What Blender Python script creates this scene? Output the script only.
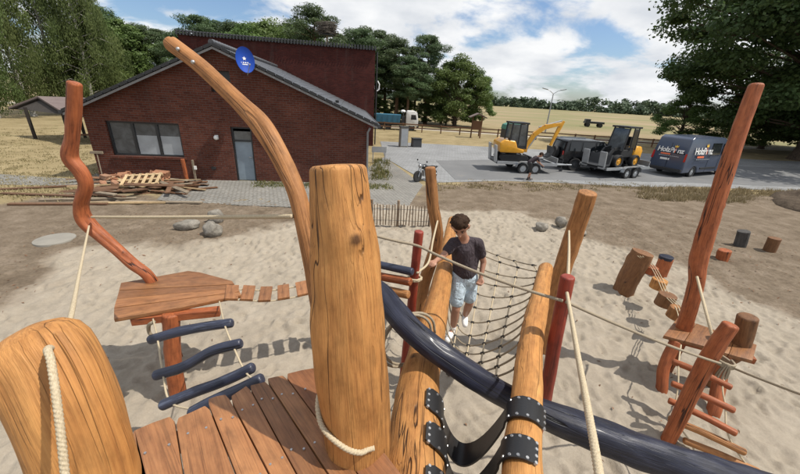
import bpy, bmesh, math, random
import numpy as np
from mathutils import Vector, Matrix

random.seed(7)
S = bpy.context.scene
for o in list(bpy.data.objects): bpy.data.objects.remove(o)
C = S.collection

# ------------------------------------------------------------------ camera
FPX, PITCH, ROLL, HC = 338.0, math.radians(22.6), math.radians(3.5), 3.7
CF = np.array([0, math.cos(PITCH), -math.sin(PITCH)])
CU0 = np.array([0, math.sin(PITCH), math.cos(PITCH)]); CR0 = np.array([1.0, 0, 0])
CR = CR0*math.cos(ROLL) + CU0*math.sin(ROLL)
CU = CU0*math.cos(ROLL) - CR0*math.sin(ROLL)
CO = np.array([0, 0, HC])
cam_d = bpy.data.cameras.new('camera'); cam = bpy.data.objects.new('camera', cam_d); C.objects.link(cam)
cam_d.sensor_width = 36; cam_d.lens = FPX/800*36; cam_d.clip_start = .05; cam_d.clip_end = 6000
cam.matrix_world = Matrix(((CR[0], CU[0], -CF[0], 0), (CR[1], CU[1], -CF[1], 0), (CR[2], CU[2], -CF[2], HC), (0, 0, 0, 1)))
S.camera = cam
# survey helpers: real positions of things measured from the photograph
def ray(x, y): return CF + CR*(x-400)/FPX + CU*(237-y)/FPX
def PZ(x, y, z=0.0): d = ray(x, y); return Vector(CO + d*(z-HC)/d[2])
def PD(x, y, Y): d = ray(x, y); return Vector(CO + d*Y/d[1])
def PT(x, y, t): return Vector(CO + ray(x, y)*t)

# ------------------------------------------------------------------ light
SUN_EL, SUN_AZ = math.radians(60), math.radians(96)
W = bpy.data.worlds.new('World'); S.world = W; W.use_nodes = True
nt = W.node_tree; nt.nodes.clear(); N = nt.nodes; L = nt.links
def wn(t, **k):
    n = N.new(t)
    for a, b in k.items(): setattr(n, a, b)
    return n
sky = wn('ShaderNodeTexSky', sky_type='NISHITA', sun_disc=False, sun_elevation=SUN_EL, sun_rotation=SUN_AZ, air_density=1.0, dust_density=1.0)
tc = wn('ShaderNodeTexCoord'); sep = wn('ShaderNodeSeparateXYZ'); L.new(tc.outputs['Generated'], sep.inputs[0])
zc = wn('ShaderNodeMath', operation='MAXIMUM'); zc.inputs[1].default_value = 0.0; L.new(sep.outputs[2], zc.inputs[0])
za = wn('ShaderNodeMath', operation='ADD'); za.inputs[1].default_value = .30; L.new(zc.outputs[0], za.inputs[0])
dx = wn('ShaderNodeMath', operation='DIVIDE'); L.new(sep.outputs[0], dx.inputs[0]); L.new(za.outputs[0], dx.inputs[1])
dy = wn('ShaderNodeMath', operation='DIVIDE'); L.new(sep.outputs[1], dy.inputs[0]); L.new(za.outputs[0], dy.inputs[1])
cmb = wn('ShaderNodeCombineXYZ'); L.new(dx.outputs[0], cmb.inputs[0]); L.new(dy.outputs[0], cmb.inputs[1])
cmb.inputs[2].default_value = 3.7
n1 = wn('ShaderNodeTexNoise'); n1.inputs['Scale'].default_value = 1.75; n1.inputs['Detail'].default_value = 9; n1.inputs['Roughness'].default_value = .56; n1.inputs['Distortion'].default_value = .25
L.new(cmb.outputs[0], n1.inputs['Vector'])
r1 = wn('ShaderNodeValToRGB'); r1.color_ramp.elements[0].position = .385; r1.color_ramp.elements[1].position = .51
r1.color_ramp.interpolation = 'EASE'; L.new(n1.outputs[0], r1.inputs[0])
n2 = wn('ShaderNodeTexNoise'); n2.inputs['Scale'].default_value = 3.0; n2.inputs['Detail'].default_value = 6; n2.inputs['Roughness'].default_value = .5
mp2 = wn('ShaderNodeVectorMath', operation='ADD'); mp2.inputs[1].default_value = (4.2, 1.7, 0); L.new(cmb.outputs[0], mp2.inputs[0]); L.new(mp2.outputs[0], n2.inputs['Vector'])
r2 = wn('ShaderNodeValToRGB'); r2.color_ramp.elements[0].position = .34; r2.color_ramp.elements[1].position = .62
r2.color_ramp.elements[0].color = (8.4, 8.8, 9.4, 1); r2.color_ramp.elements[1].color = (11.6, 11.7, 11.8, 1); L.new(n2.outputs[0], r2.inputs[0])
skm = wn('ShaderNodeMix', data_type='RGBA'); skm.blend_type = 'MULTIPLY'; skm.inputs[0].default_value = 1.0
L.new(sky.outputs[0], skm.inputs[6]); skm.inputs[7].default_value = (1.2, 1.35, 1.55, 1)
mx = wn('ShaderNodeMix', data_type='RGBA'); L.new(r1.outputs[0], mx.inputs[0]); L.new(skm.outputs[2], mx.inputs[6]); L.new(r2.outputs[0], mx.inputs[7])
bg = wn('ShaderNodeBackground'); bg.inputs[1].default_value = .088; L.new(mx.outputs[2], bg.inputs[0])
wo = wn('ShaderNodeOutputWorld'); L.new(bg.outputs[0], wo.inputs[0])

sd = bpy.data.lights.new('sun', 'SUN'); sd.energy = 5.0; sd.angle = math.radians(.55); sd.color = (1, .94, .84)
sun = bpy.data.objects.new('sun', sd); C.objects.link(sun)
sdir = Vector((math.cos(SUN_EL)*math.sin(SUN_AZ), math.cos(SUN_EL)*math.cos(SUN_AZ), math.sin(SUN_EL)))
sun.rotation_euler = sdir.to_track_quat('Z', 'Y').to_euler(); sun.location = sdir*50
vs = S.view_settings; vs.view_transform = 'Standard'; vs.look = 'None'; vs.exposure = -0.06; vs.gamma = 1; vs.use_curve_mapping = False

# ------------------------------------------------------------------ helpers
rng = np.random.default_rng(11)
def tag(o, label=None, cat=None, group=None, kind=None):
    if label: o['label'] = label
    if cat: o['category'] = cat
    if group: o['group'] = group
    if kind: o['kind'] = kind
    return o
def empty(name, loc=(0, 0, 0), rz=0.0, label=None, cat=None, group=None):
    o = bpy.data.objects.new(name, None); C.objects.link(o); o.location = loc; o.rotation_euler = (0, 0, rz); o.empty_display_size = .1
    return tag(o, label, cat, group)
def link(name, me, mat=None, parent=None, world=False):
    o = bpy.data.objects.new(name, me); C.objects.link(o)
    if mat and not me.materials: me.materials.append(mat)
    if parent:
        o.parent = parent
        if world:
            M = Matrix.Translation(parent.location) @ Matrix.Rotation(parent.rotation_euler.z, 4, 'Z')
            pp = parent.parent
            while pp:
                M = Matrix.Translation(pp.location) @ Matrix.Rotation(pp.rotation_euler.z, 4, 'Z') @ M; pp = pp.parent
            o.matrix_parent_inverse = M.inverted()
    return o
def copy_tree(o, parent=None):
    c = o.copy(); C.objects.link(c)
    if parent: c.parent = parent
    for ch in list(o.children): copy_tree(ch, c)
    return c

class MB:
    """collects shapes into one mesh"""
    def __init__(s): s.v = []; s.f = []
    def add(s, vs_, fs_):
        b = len(s.v); s.v += [tuple(v) for v in vs_]; s.f += [tuple(i+b for i in f) for f in fs_]; return s
    def box(s, c, d, rz=0, ry=0, rx=0, taper=1.0):
        x, y, z = d[0]/2, d[1]/2, d[2]/2
        vs_ = [Vector((a*(taper if e > 0 else 1), b*(taper if e > 0 else 1), e)) for a, b, e in [(-x, -y, -z), (x, -y, -z), (x, y, -z), (-x, y, -z), (-x, -y, z), (x, -y, z), (x, y, z), (-x, y, z)]]
        R = Matrix.Rotation(rz, 3, 'Z') @ Matrix.Rotation(ry, 3, 'Y') @ Matrix.Rotation(rx, 3, 'X')
        c = Vector(c)
        return s.add([R @ v + c for v in vs_], [(3, 2, 1, 0), (4, 5, 6, 7), (0, 1, 5, 4), (1, 2, 6, 5), (2, 3, 7, 6), (3, 0, 4, 7)])
    def cyl(s, p0, p1, r0, r1=None, seg=12):
        return s.tube([p0, p1], [r0, r0 if r1 is None else r1], seg)
    def tube(s, pts, rad, seg=8, caps=True):
        pts = [Vector(p) for p in pts]
        if not isinstance(rad, (list, tuple)): rad = [rad]*len(pts)
        t = (pts[1]-pts[0]).normalized()
        up = Vector((0, 0, 1)) if abs(t.z) < .9 else Vector((1, 0, 0))
        n = t.cross(up).normalized(); vs_ = []; fs_ = []
        for i, p in enumerate(pts):
            a = pts[max(i-1, 0)]; b = pts[min(i+1, len(pts)-1)]; t = (b-a).normalized()
            n = (n - t*n.dot(t)).normalized(); m = t.cross(n)
            for k in range(seg):
                an = 2*math.pi*k/seg; vs_.append(p + (n*math.cos(an) + m*math.sin(an))*rad[i])
        for i in range(len(pts)-1):
            for k in range(seg):
                k2 = (k+1) % seg; fs_.append((i*seg+k, i*seg+k2, (i+1)*seg+k2, (i+1)*seg+k))
        if caps:
            fs_.append(tuple(reversed(range(seg)))); e = (len(pts)-1)*seg; fs_.append(tuple(range(e, e+seg)))
        return s.add(vs_, fs_)
    def prism(s, prof, axis, a, b, scale_top=None):
        """profile of 2-D points extruded along an axis ('x','y','z') from a to b"""
        n = len(prof); vs_ = []
        for e in (a, b):
            for (u, w) in prof:
                vs_.append({'x': (e, u, w), 'y': (u, e, w), 'z': (u, w, e)}[axis])
        fs_ = [tuple(range(n)), tuple(reversed(range(n, 2*n)))] + [(i, n+i, n+(i+1) % n, (i+1) % n) for i in range(n)]
        return s.add(vs_, fs_)
    def sphere(s, c, r, seg=12, rings=8, sc=(1, 1, 1)):
        vs_ = []; fs_ = []; c = Vector(c)
        for i in range(rings+1):
            th = math.pi*i/rings
            for k in range(seg):
                ph = 2*math.pi*k/seg
                vs_.append(c + Vector((r*sc[0]*math.sin(th)*math.cos(ph), r*sc[1]*math.sin(th)*math.sin(ph), r*sc[2]*math.cos(th))))
        for i in range(rings):
            for k in range(seg): fs_.append((i*seg+k, (i+1)*seg+k, (i+1)*seg+(k+1) % seg, i*seg+(k+1) % seg))
        return s.add(vs_, fs_)
    def mesh(s, name, bevel=0, smooth=False, segs=2, xf=None):
        me = bpy.data.meshes.new(name); me.from_pydata(s.v, [], s.f)
        bm = bmesh.new(); bm.from_mesh(me)
        bmesh.ops.remove_doubles(bm, verts=bm.verts, dist=1e-5)
        if xf: xf(bm)
        bmesh.ops.recalc_face_normals(bm, faces=bm.faces)
        if bevel:
            es = [e for e in bm.edges if len(e.link_faces) == 2 and e.calc_face_angle(0) > .5]
            bmesh.ops.bevel(bm, geom=es, offset=bevel, segments=segs, profile=.6, affect='EDGES', clamp_overlap=True)
        for f in bm.faces: f.smooth = smooth
        if smooth:
            for e in bm.edges:
                if len(e.link_faces) == 2 and e.calc_face_angle(0) > .7: e.smooth = False
        bm.to_mesh(me); bm.free(); return me
    def build(s, name, mat, parent=None, bevel=0, smooth=False, segs=2, world=False, xf=None):
        return link(name, s.mesh(name, bevel, smooth, segs, xf), mat, parent, world)

def set_attr(me, name, arr, typ='FLOAT_VECTOR', dom='POINT'):
    a = me.attributes.new(name, typ, dom); a.data.foreach_set('vector' if typ == 'FLOAT_VECTOR' else 'value', np.ascontiguousarray(arr, dtype=np.float32).ravel())
def np_mesh(name, v, q):
    me = bpy.data.meshes.new(name); v = np.asarray(v, np.float32); q = np.asarray(q, np.int32); k = q.shape[1]
    me.vertices.add(len(v)); me.vertices.foreach_set('co', v.ravel())
    me.loops.add(q.size); me.loops.foreach_set('vertex_index', q.ravel())
    me.polygons.add(len(q)); me.polygons.foreach_set('loop_start', np.arange(0, q.size, k, dtype=np.int32))
    try: me.polygons.foreach_set('loop_total', np.full(len(q), k, np.int32))
    except Exception: pass
    me.update(calc_edges=True); return me

def spline(pts, n_sub=8):
    """Catmull-Rom through rows (x,y,z,r)"""
    P = np.array([[*p] for p in pts], float)
    P = np.vstack([2*P[0]-P[1], P, 2*P[-1]-P[-2]]); out = []
    for i in range(1, len(P)-2):
        for k in range(n_sub):
            t = k/n_sub; a, b, c, d = P[i-1], P[i], P[i+1], P[i+2]
            out.append(.5*((2*b) + (-a+c)*t + (2*a-5*b+4*c-d)*t*t + (-a+3*b-3*c+d)*t**3))
    out.append(P[-2]); return np.array(out)

def log_mesh(name, pts, rad, seg=28, step=.04, wob=.05, knots=3, seed=0, rnd0=.25, rnd1=.25, ridge=.0, fac=.011):
    """a peeled tree trunk: bent path, tapering, uneven surface, rounded ends, knots"""
    r = np.random.default_rng(seed+100)
    rows = spline([(*p, q) for p, q in zip(pts, rad)], 12)
    d = np.r_[0, np.cumsum(np.linalg.norm(np.diff(rows[:, :3], axis=0), axis=1))]; Lg = d[-1]
    n = max(6, int(Lg/step)); s = np.linspace(0, Lg, n+1)
    rr0, rr1 = rows[0, 3], rows[-1, 3]
    e0 = rr0*rnd0; e1 = rr1*rnd1
    fr = np.array([0, .06, .25, .6, 1.0])
    s = np.unique(np.r_[fr*e0, s[(s > e0*1.1) & (s < Lg-e1*1.1)], Lg-fr*e1])
    X = np.stack([np.interp(s, d, rows[:, k]) for k in range(4)], 1)
    prof = np.ones(len(s))
    q = np.clip(s/max(e0, 1e-6), 0, 1); prof *= 1-rnd0*(1-np.sqrt(1-(1-q)**2))
    q = np.clip((Lg-s)/max(e1, 1e-6), 0, 1); prof *= 1-rnd1*(1-np.sqrt(1-(1-q)**2))
    ang = np.arange(seg)/seg*2*math.pi
    A, SS = np.meshgrid(ang, s)
    mod = np.ones_like(A)
    for k in range(7):
        m = r.integers(1, 5); fz = r.uniform(.6, 5.5)
        mod += wob*r.uniform(.25, .6)*np.sin(m*A + r.uniform(0, 6.3))*np.sin(fz*SS + r.uniform(0, 6.3))
    mod += wob*.5*np.sin(2.2*SS+r.uniform(0, 6))*np.sin(5.1*SS+r.uniform(0, 6))
    for k in range(14):
        m = r.integers(1, 8); fz = r.uniform(7, 26); mod += fac*r.uniform(.3, 1)*np.sin(m*A + r.uniform(0, 6.3) + .8*np.sin(SS*3+k))*np.sin(fz*SS + r.uniform(0, 6.3))
    if ridge: mod -= ridge*np.exp(-((np.angle(np.exp(1j*(A-4.4-.5*np.sin(SS*2)))))/.22)**2)
    kn = np.zeros_like(A)
    for k in range(knots):
        ks = r.uniform(.12, .9)*Lg; ka = r.uniform(0, 6.28); w = r.uniform(.25, .45)
        da = np.angle(np.exp(1j*(A-ka))); ds = (SS-ks)/max(X[:, 3].mean(), .03)
        g = np.exp(-(da**2+ds**2*.7)/w**2); mod += .10*g; kn = np.maximum(kn, np.exp(-(da**2+ds**2)/(w*.42)**2))
    T = np.gradient(X[:, :3], s, axis=0) if len(s) > 2 else np.diff(X[:, :3], axis=0)
    T /= np.linalg.norm(T, axis=1)[:, None]
    nn = np.cross(T[0], [0, 0, 1]) if abs(T[0][2]) < .9 else np.cross(T[0], [1, 0, 0]); nn /= np.linalg.norm(nn)
    V = np.zeros((len(s), seg, 3)); G = np.zeros((len(s), seg, 3)); off = r.uniform(-20, 20, 3)
    for i in range(len(s)):
        nn = nn - T[i]*nn.dot(T[i]); nn /= np.linalg.norm(nn); bb = np.cross(T[i], nn)
        rad_ = X[i, 3]*mod[i]*prof[i]
        V[i] = X[i, :3] + rad_[:, None]*(np.cos(ang)[:, None]*nn + np.sin(ang)[:, None]*bb)
        G[i] = np.stack([rad_*np.cos(ang), rad_*np.sin(ang), np.full(seg, s[i])], 1)
    m = len(s); idx = np.arange(m*seg).reshape(m, seg); nx = np.roll(idx, -1, 1)
    quads = np.stack([idx[:-1], nx[:-1], nx[1:], idx[1:]], -1).reshape(-1, 4)
    v = V.reshape(-1, 3); g = G.reshape(-1, 3)
    kn = kn.reshape(-1)
    # end caps: two inner rings and a centre
    faces = [tuple(f) for f in quads]; vl = [tuple(p) for p in v]; gl = [tuple(p) for p in g]; kl = list(kn)
    for end, sgn in ((0, -1), (m-1, 1)):
        ring = list(idx[end]); c = V[end].mean(0); R0 = np.linalg.norm(V[end]-c, axis=1).mean()
        for fr_, ou in ((.62, .03), (.25, .045)):
            new = []
            for k in range(seg):
                p = c + (V[end][k]-c)*fr_ + T[end]*sgn*R0*ou
                new.append(len(vl)); vl.append(tuple(p)); gg = G[end][k].copy(); gg[:2] *= fr_; gl.append(tuple(gg)); kl.append(0)
            for k in range(seg):
                k2 = (k+1) % seg
                faces.append((ring[k2], ring[k], new[k], new[k2]) if sgn < 0 else (ring[k], ring[k2], new[k2], new[k]))
            ring = new
        faces.append(tuple(reversed(ring)) if sgn < 0 else tuple(ring))
    me = bpy.data.meshes.new(name); me.from_pydata(vl, [], faces)
    set_attr(me, 'grain', np.array(gl)+off); set_attr(me, 'knot', np.array(kl), 'FLOAT')
    me.polygons.foreach_set('use_smooth', np.ones(len(me.polygons), bool)); me.update()
    return me
def make_log(name, pts, rad, mat, label=None, cat=None, group=None, parent=None, **k):
    if not isinstance(rad, (list, tuple)): rad = [rad]*len(pts)
    o = link(name, log_mesh(name, pts, rad, **k), mat, parent)
    return tag(o, label, cat, group)

def rope_mesh(name, pts, r, strands=True, seg=None, step=None):
    rows = spline([(*p, r) for p in pts], 10)[:, :3]
    d = np.r_[0, np.cumsum(np.linalg.norm(np.diff(rows, axis=0), axis=1))]; Lg = d[-1]
    seg = seg or (18 if strands else 8); step = step or (r*.22 if strands else max(.04, Lg/160))
    n = max(2, min(int(Lg/step), 2600)); s = np.linspace(0, Lg, n+1)
    X = np.stack([np.interp(s, d, rows[:, k]) for k in range(3)], 1)
    T = np.gradient(X, axis=0); T /= np.linalg.norm(T, axis=1)[:, None]
    nn = np.cross(T[0], [0, 0, 1]) if abs(T[0][2]) < .9 else np.cross(T[0], [1, 0, 0]); nn /= np.linalg.norm(nn)
    ang = np.arange(seg)/seg*2*math.pi; V = np.zeros((n+1, seg, 3)); G = np.zeros((n+1, seg, 3))
    for i in range(n+1):
        nn = nn - T[i]*nn.dot(T[i]); nn /= np.linalg.norm(nn); bb = np.cross(T[i], nn)
        rr = r*(.80+.24*np.abs(np.cos(1.5*(ang + s[i]*1.7/r)))) if strands else np.full(seg, r)
        V[i] = X[i] + rr[:, None]*(np.cos(ang)[:, None]*nn + np.sin(ang)[:, None]*bb)
        G[i] = np.stack([np.cos(ang)*r, np.sin(ang)*r, np.full(seg, s[i])], 1)
    idx = np.arange((n+1)*seg).reshape(n+1, seg); nx = np.roll(idx, -1, 1)
    f = [tuple(q) for q in np.stack([idx[:-1], nx[:-1], nx[1:], idx[1:]], -1).reshape(-1, 4)]
    f += [tuple(reversed(idx[0])), tuple(idx[-1])]
    me = bpy.data.meshes.new(name); me.from_pydata(V.reshape(-1, 3).tolist(), [], f)
    set_attr(me, 'grain', G.reshape(-1, 3)); me.polygons.foreach_set('use_smooth', np.ones(len(me.polygons), bool)); me.update()
    return me
def make_rope(name, pts, r, mat, label=None, cat='rope', parent=None, strands=True, group=None, **k):
    o = link(name, rope_mesh(name, pts, r, strands, **k), mat, parent)
    return tag(o, label, cat if label else None, group)
def sag(a, b, s, n=7):
    a = Vector(a); b = Vector(b)
    return [a.lerp(b, i/(n-1)) - Vector((0, 0, s*4*(i/(n-1))*(1-i/(n-1)))) for i in range(n)]

def plank(name, outline, ztop, thick, mat, parent=None, along=None, bev=.006, seed=0, tilt=0):
    """a board of given outline (world x,y), rounded edges, wood-grain attribute along the board"""
    r = random.Random(seed+5); pts = [Vector((p[0], p[1], 0)) for p in outline]
    c = sum(pts, Vector())/len(pts)
    if along is None:
        e = max(((pts[(i+1) % len(pts)]-pts[i]) for i in range(len(pts))), key=lambda v: v.length); along = e.normalized()
    along = Vector((along[0], along[1], 0)).normalized(); perp = Vector((-along.y, along.x, 0))
    m = MB(); n = len(pts)
    m.add([p + Vector((0, 0, ztop-thick)) for p in pts] + [p + Vector((0, 0, ztop)) for p in pts],
          [tuple(reversed(range(n))), tuple(range(n, 2*n))] + [(i, (i+1) % n, n+(i+1) % n, n+i) for i in range(n)])
    me = m.mesh(name, bevel=bev, smooth=True)
    co = np.zeros(len(me.vertices)*3, np.float32); me.vertices.foreach_get('co', co); co = co.reshape(-1, 3)
    pa = np.array(perp); al = np.array(along); rel = co-np.array(c)
    g = np.stack([rel@pa, co[:, 2], rel@al], 1) + np.array([r.uniform(-20, 20) for _ in range(3)])
    set_attr(me, 'grain', g); set_attr(me, 'knot', np.zeros(len(co)), 'FLOAT')
    return link(name, me, mat, parent)
def board_mesh(name, d, seed=0, bev=.004):
    """board centred on the origin, long axis x"""
    m = MB().box((0, 0, 0), d); me = m.mesh(name, bevel=bev)
    co = np.zeros(len(me.vertices)*3, np.float32); me.vertices.foreach_get('co', co); co = co.reshape(-1, 3)
    r = np.random.default_rng(seed); set_attr(me, 'grain', co[:, [1, 2, 0]] + r.uniform(-20, 20, 3)); set_attr(me, 'knot', np.zeros(len(co)), 'FLOAT')
    return me

# ------------------------------------------------------------------ materials
MATS = {}
class NT:
    def __init__(s, name):
        s.m = bpy.data.materials.new(name); s.m.use_nodes = True; s.t = s.m.node_tree; s.t.nodes.clear()
        s.out = s.n('ShaderNodeOutputMaterial'); s.b = s.n('ShaderNodeBsdfPrincipled'); s.l(s.b.outputs[0], s.out.inputs[0]); MATS[name] = s.m
    def n(s, t, **k):
        n = s.t.nodes.new(t)
        for a, b in k.items(): setattr(n, a, b)
        return n
    def l(s, a, b): s.t.links.new(a, b)
    def attr(s, name): return s.n('ShaderNodeAttribute', attribute_name=name)
    def mapv(s, src, sc, loc=(0, 0, 0)):
        m = s.n('ShaderNodeMapping'); m.inputs['Scale'].default_value = sc; m.inputs['Location'].default_value = loc; s.l(src, m.inputs[0]); return m.outputs[0]
    def noise(s, src, scale=1, detail=4, rough=.55, dist=0):
        n = s.n('ShaderNodeTexNoise'); n.inputs['Scale'].default_value = scale; n.inputs['Detail'].default_value = detail; n.inputs['Roughness'].default_value = rough; n.inputs['Distortion'].default_value = dist
        if src is not None: s.l(src, n.inputs['Vector'])
        return n.outputs[0]
    def ramp(s, src, stops, interp='LINEAR'):
        r = s.n('ShaderNodeValToRGB'); e = r.color_ramp.elements; r.color_ramp.interpolation = interp
        while len(e) < len(stops): e.new(.5)
        for i, (p, c) in enumerate(stops):
            e[i].position = p; e[i].color = (*c, 1) if isinstance(c, tuple) else (c, c, c, 1)
        s.l(src, r.inputs[0]); return r.outputs[0]
    def mix(s, f, a, b, mode='MIX'):
        m = s.n('ShaderNodeMix', data_type='RGBA'); m.blend_type = mode
        for k, v in ((0, f), (6, a), (7, b)):
            if hasattr(v, 'node'): s.l(v, m.inputs[k])
            else: m.inputs[k].default_value = v if k == 0 else (*v, 1)
        return m.outputs[2]
    def math(s, op, a, b=None):
        m = s.n('ShaderNodeMath', operation=op)
        for i, v in enumerate((a, b)):
            if v is None: continue
            if hasattr(v, 'node'): s.l(v, m.inputs[i])
            else: m.inputs[i].default_value = v
        return m.outputs[0]
    def bump(s, h, strength=.3, dist=.01):
        b = s.n('ShaderNodeBump'); b.inputs['Strength'].default_value = strength; b.inputs['Distance'].default_value = dist; s.l(h, b.inputs['Height']); s.l(b.outputs[0], s.b.inputs['Normal']); return b
    def col(s, c):
        if hasattr(c, 'node'): s.l(c, s.b.inputs['Base Color'])
        else: s.b.inputs['Base Color'].default_value = (*c, 1)
        return s
    def pr(s, rough=.6, metal=0, spec=.5, coat=0):
        if hasattr(rough, 'node'): s.l(rough, s.b.inputs['Roughness'])
        else: s.b.inputs['Roughness'].default_value = rough
        s.b.inputs['Metallic'].default_value = metal; s.b.inputs['Specular IOR Level'].default_value = spec
        if coat: s.b.inputs['Coat Weight'].default_value = coat; s.b.inputs['Coat Roughness'].default_value = .15
        return s

def wood(name, light, mid, dark, rough=.45, crack=.8, streak=.35, wear=None, coat=0, var=.25, spec=.5, bumps=.35):
    t = NT(name); g = t.attr('grain').outputs['Vector']
    big = t.noise(t.mapv(g, (5, 5, .9)), 1.6, 4, .6, .6)
    med = t.noise(t.mapv(g, (46, 46, 2.6)), 1, 6, .66, .5)
    fine = t.noise(t.mapv(g, (150, 150, 6)), 1, 3, .6)
    c = t.ramp(big, [(.18, dark), (.47, mid), (.76, light)])
    c = t.mix(streak, c, t.ramp(med, [(.26, tuple(x*.6 for x in dark)), (.50, mid), (.74, light)]), 'MIX')
    c = t.mix(.20, c, t.ramp(fine, [(.3, tuple(x*.7 for x in dark)), (.6, light)]), 'MIX')
    ck = t.noise(t.mapv(g, (13, 13, .42), (3, 1, 7)), 1, 2, .45, .3)
    ckm = t.ramp(t.math('ABSOLUTE', t.math('SUBTRACT', ck, .5)), [(0.0, 1.0), (.005, .9), (.012, 0.0)])
    gate = t.ramp(t.noise(t.mapv(g, (4, 4, .8), (9, 4, 2)), 1, 2), [(.46, 0.0), (.58, 1.0)])
    ckm = t.math('MULTIPLY', t.math('MULTIPLY', ckm, gate), crack)
    c = t.mix(ckm, c, tuple(x*.22 for x in dark))
    ck2 = t.noise(t.mapv(g, (30, 30, .55), (1, 5, 3)), 1, 2, .5, .25)
    ck2m = t.ramp(t.math('ABSOLUTE', t.math('SUBTRACT', ck2, .5)), [(0.0, 1.0), (.008, .5), (.02, 0.0)])
    g2 = t.ramp(t.noise(t.mapv(g, (7, 7, 1.1), (3, 9, 5)), 1, 3), [(.47, 0.0), (.60, 1.0)])
    ck2m = t.math('MULTIPLY', t.math('MULTIPLY', ck2m, g2), crack*.5)
    c = t.mix(ck2m, c, tuple(x*.35 for x in dark))
    ckm = t.math('MAXIMUM', ckm, t.math('MULTIPLY', ck2m, .5))
    kn = t.attr('knot').outputs['Fac']
    c = t.mix(t.math('MULTIPLY', t.ramp(kn, [(.25, 0.0), (.75, 1.0)]), .85), c, tuple(x*.28 for x in dark))
    blot = t.ramp(t.noise(t.mapv(g, (9, 9, 4)), 1, 3, .6), [(.60, 0.0), (.76, 1.0)])
    c = t.mix(t.math('MULTIPLY', blot, .34), c, tuple(x*.6 for x in dark))
    mot = t.noise(t.mapv(g, (15, 15, 9), (7, 2, 4)), 1, 4, .65); c = t.mix(.75, c, t.ramp(mot, [(.28, .62), (.5, 1.0), (.72, 1.22)]), 'MULTIPLY')
    if wear: c = t.mix(t.ramp(t.noise(t.mapv(g, (16, 16, 1.3), (2, 8, 1)), 1.2, 6, .72), [(.56, 0.0), (.66, .75)]), c, wear)
    oi = t.n('ShaderNodeObjectInfo'); hs = t.n('ShaderNodeHueSaturation')
    t.l(t.math('ADD', t.math('MULTIPLY', oi.outputs['Random'], var), 1-var/2), hs.inputs['Value']); t.l(c, hs.inputs['Color']); t.col(hs.outputs[0])
    rg = t.ramp(med, [(.3, min(1, rough+.22)), (.7, rough)])
    t.pr(rg, coat=coat, spec=spec)
    h = t.math('SUBTRACT', t.math('ADD', t.math('MULTIPLY', med, .5), t.math('MULTIPLY', fine, .25)), t.math('MULTIPLY', ckm, 1.2))
    t.bump(h, bumps, .012); return t.m

M_honey = wood('honey_wood', (.58, .30, .100), (.41, .180, .052), (.19, .068, .020), .48, .95, .34, bumps=.8, spec=.35)
M_tan = wood('tan_wood', (.44, .215, .080), (.29, .125, .042), (.13, .048, .017), .5, 1.0, .55, bumps=.7, spec=.35)
M_red = wood('red_wood', (.44, .145, .052), (.29, .076, .025), (.105, .025, .010), .44, 1.0, .55, bumps=.7, spec=.4)
M_redp = wood('red_glaze', (.30, .045, .022), (.22, .030, .016), (.12, .018, .010), .40, .4, .3)
M_plank = wood('brown_plank', (.40, .195, .080), (.26, .108, .041), (.11, .042, .017), .36, .4, .5, var=.5)
M_dkplank = wood('dark_plank', (.30, .13, .052), (.20, .075, .028), (.095, .033, .013), .5, .35, .45, var=.3)
M_blue = wood('blue_glaze', (.030, .034, .062), (.016, .018, .033), (.006, .0065, .010), .38, 1.0, .6, coat=.05, var=.1, bumps=.6, spec=.35)
M_rung = wood('blue_rung', (.042, .050, .092), (.023, .028, .052), (.009, .010, .017), .35, .9, .55, coat=.15, var=.2, wear=(.11, .13, .19), bumps=.6)
M_dark = wood('dark_stump', (.09, .085, .08), (.06, .056, .052), (.03, .028, .026), .8, .6, .4)
M_stump = wood('stump_wood', (.24, .115, .045), (.16, .07, .026), (.085, .034, .014), .6, .9, .45)
M_grey_wood = wood('weathered_wood', (.32, .27, .20), (.22, .175, .125), (.11, .085, .06), .85, .8, .4, var=.5)
M_new_wood = wood('pale_board', (.58, .44, .27), (.46, .33, .18), (.30, .20, .10), .75, .4, .3, var=.4)
M_oldbrown = wood('old_board', (.22, .12, .065), (.15, .077, .042), (.07, .036, .02), .85, .6, .4, var=.6)
M_picket = wood('picket_wood', (.30, .225, .16), (.21, .15, .10), (.10, .07, .046), .9, .6, .4, var=.5)

def rope_mat(name, c1, c2):
    t = NT(name); g = t.attr('grain').outputs['Vector']
    n = t.noise(t.mapv(g, (260, 260, 160)), 1, 3); b = t.noise(t.mapv(g, (20, 20, 4)), 1, 3)
    c = t.mix(t.ramp(n, [(.3, 0.0), (.7, 1.0)]), c2, c1); c = t.mix(t.math('MULTIPLY', b, .4), c, c2); t.col(c).pr(.9, spec=.2); t.bump(n, .15, .002); return t.m
M_rope = rope_mat('hemp_rope', (.62, .53, .38), (.36, .29, .19))
M_ropeg = rope_mat('grey_rope', (.40, .34, .25), (.22, .18, .13))

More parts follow.
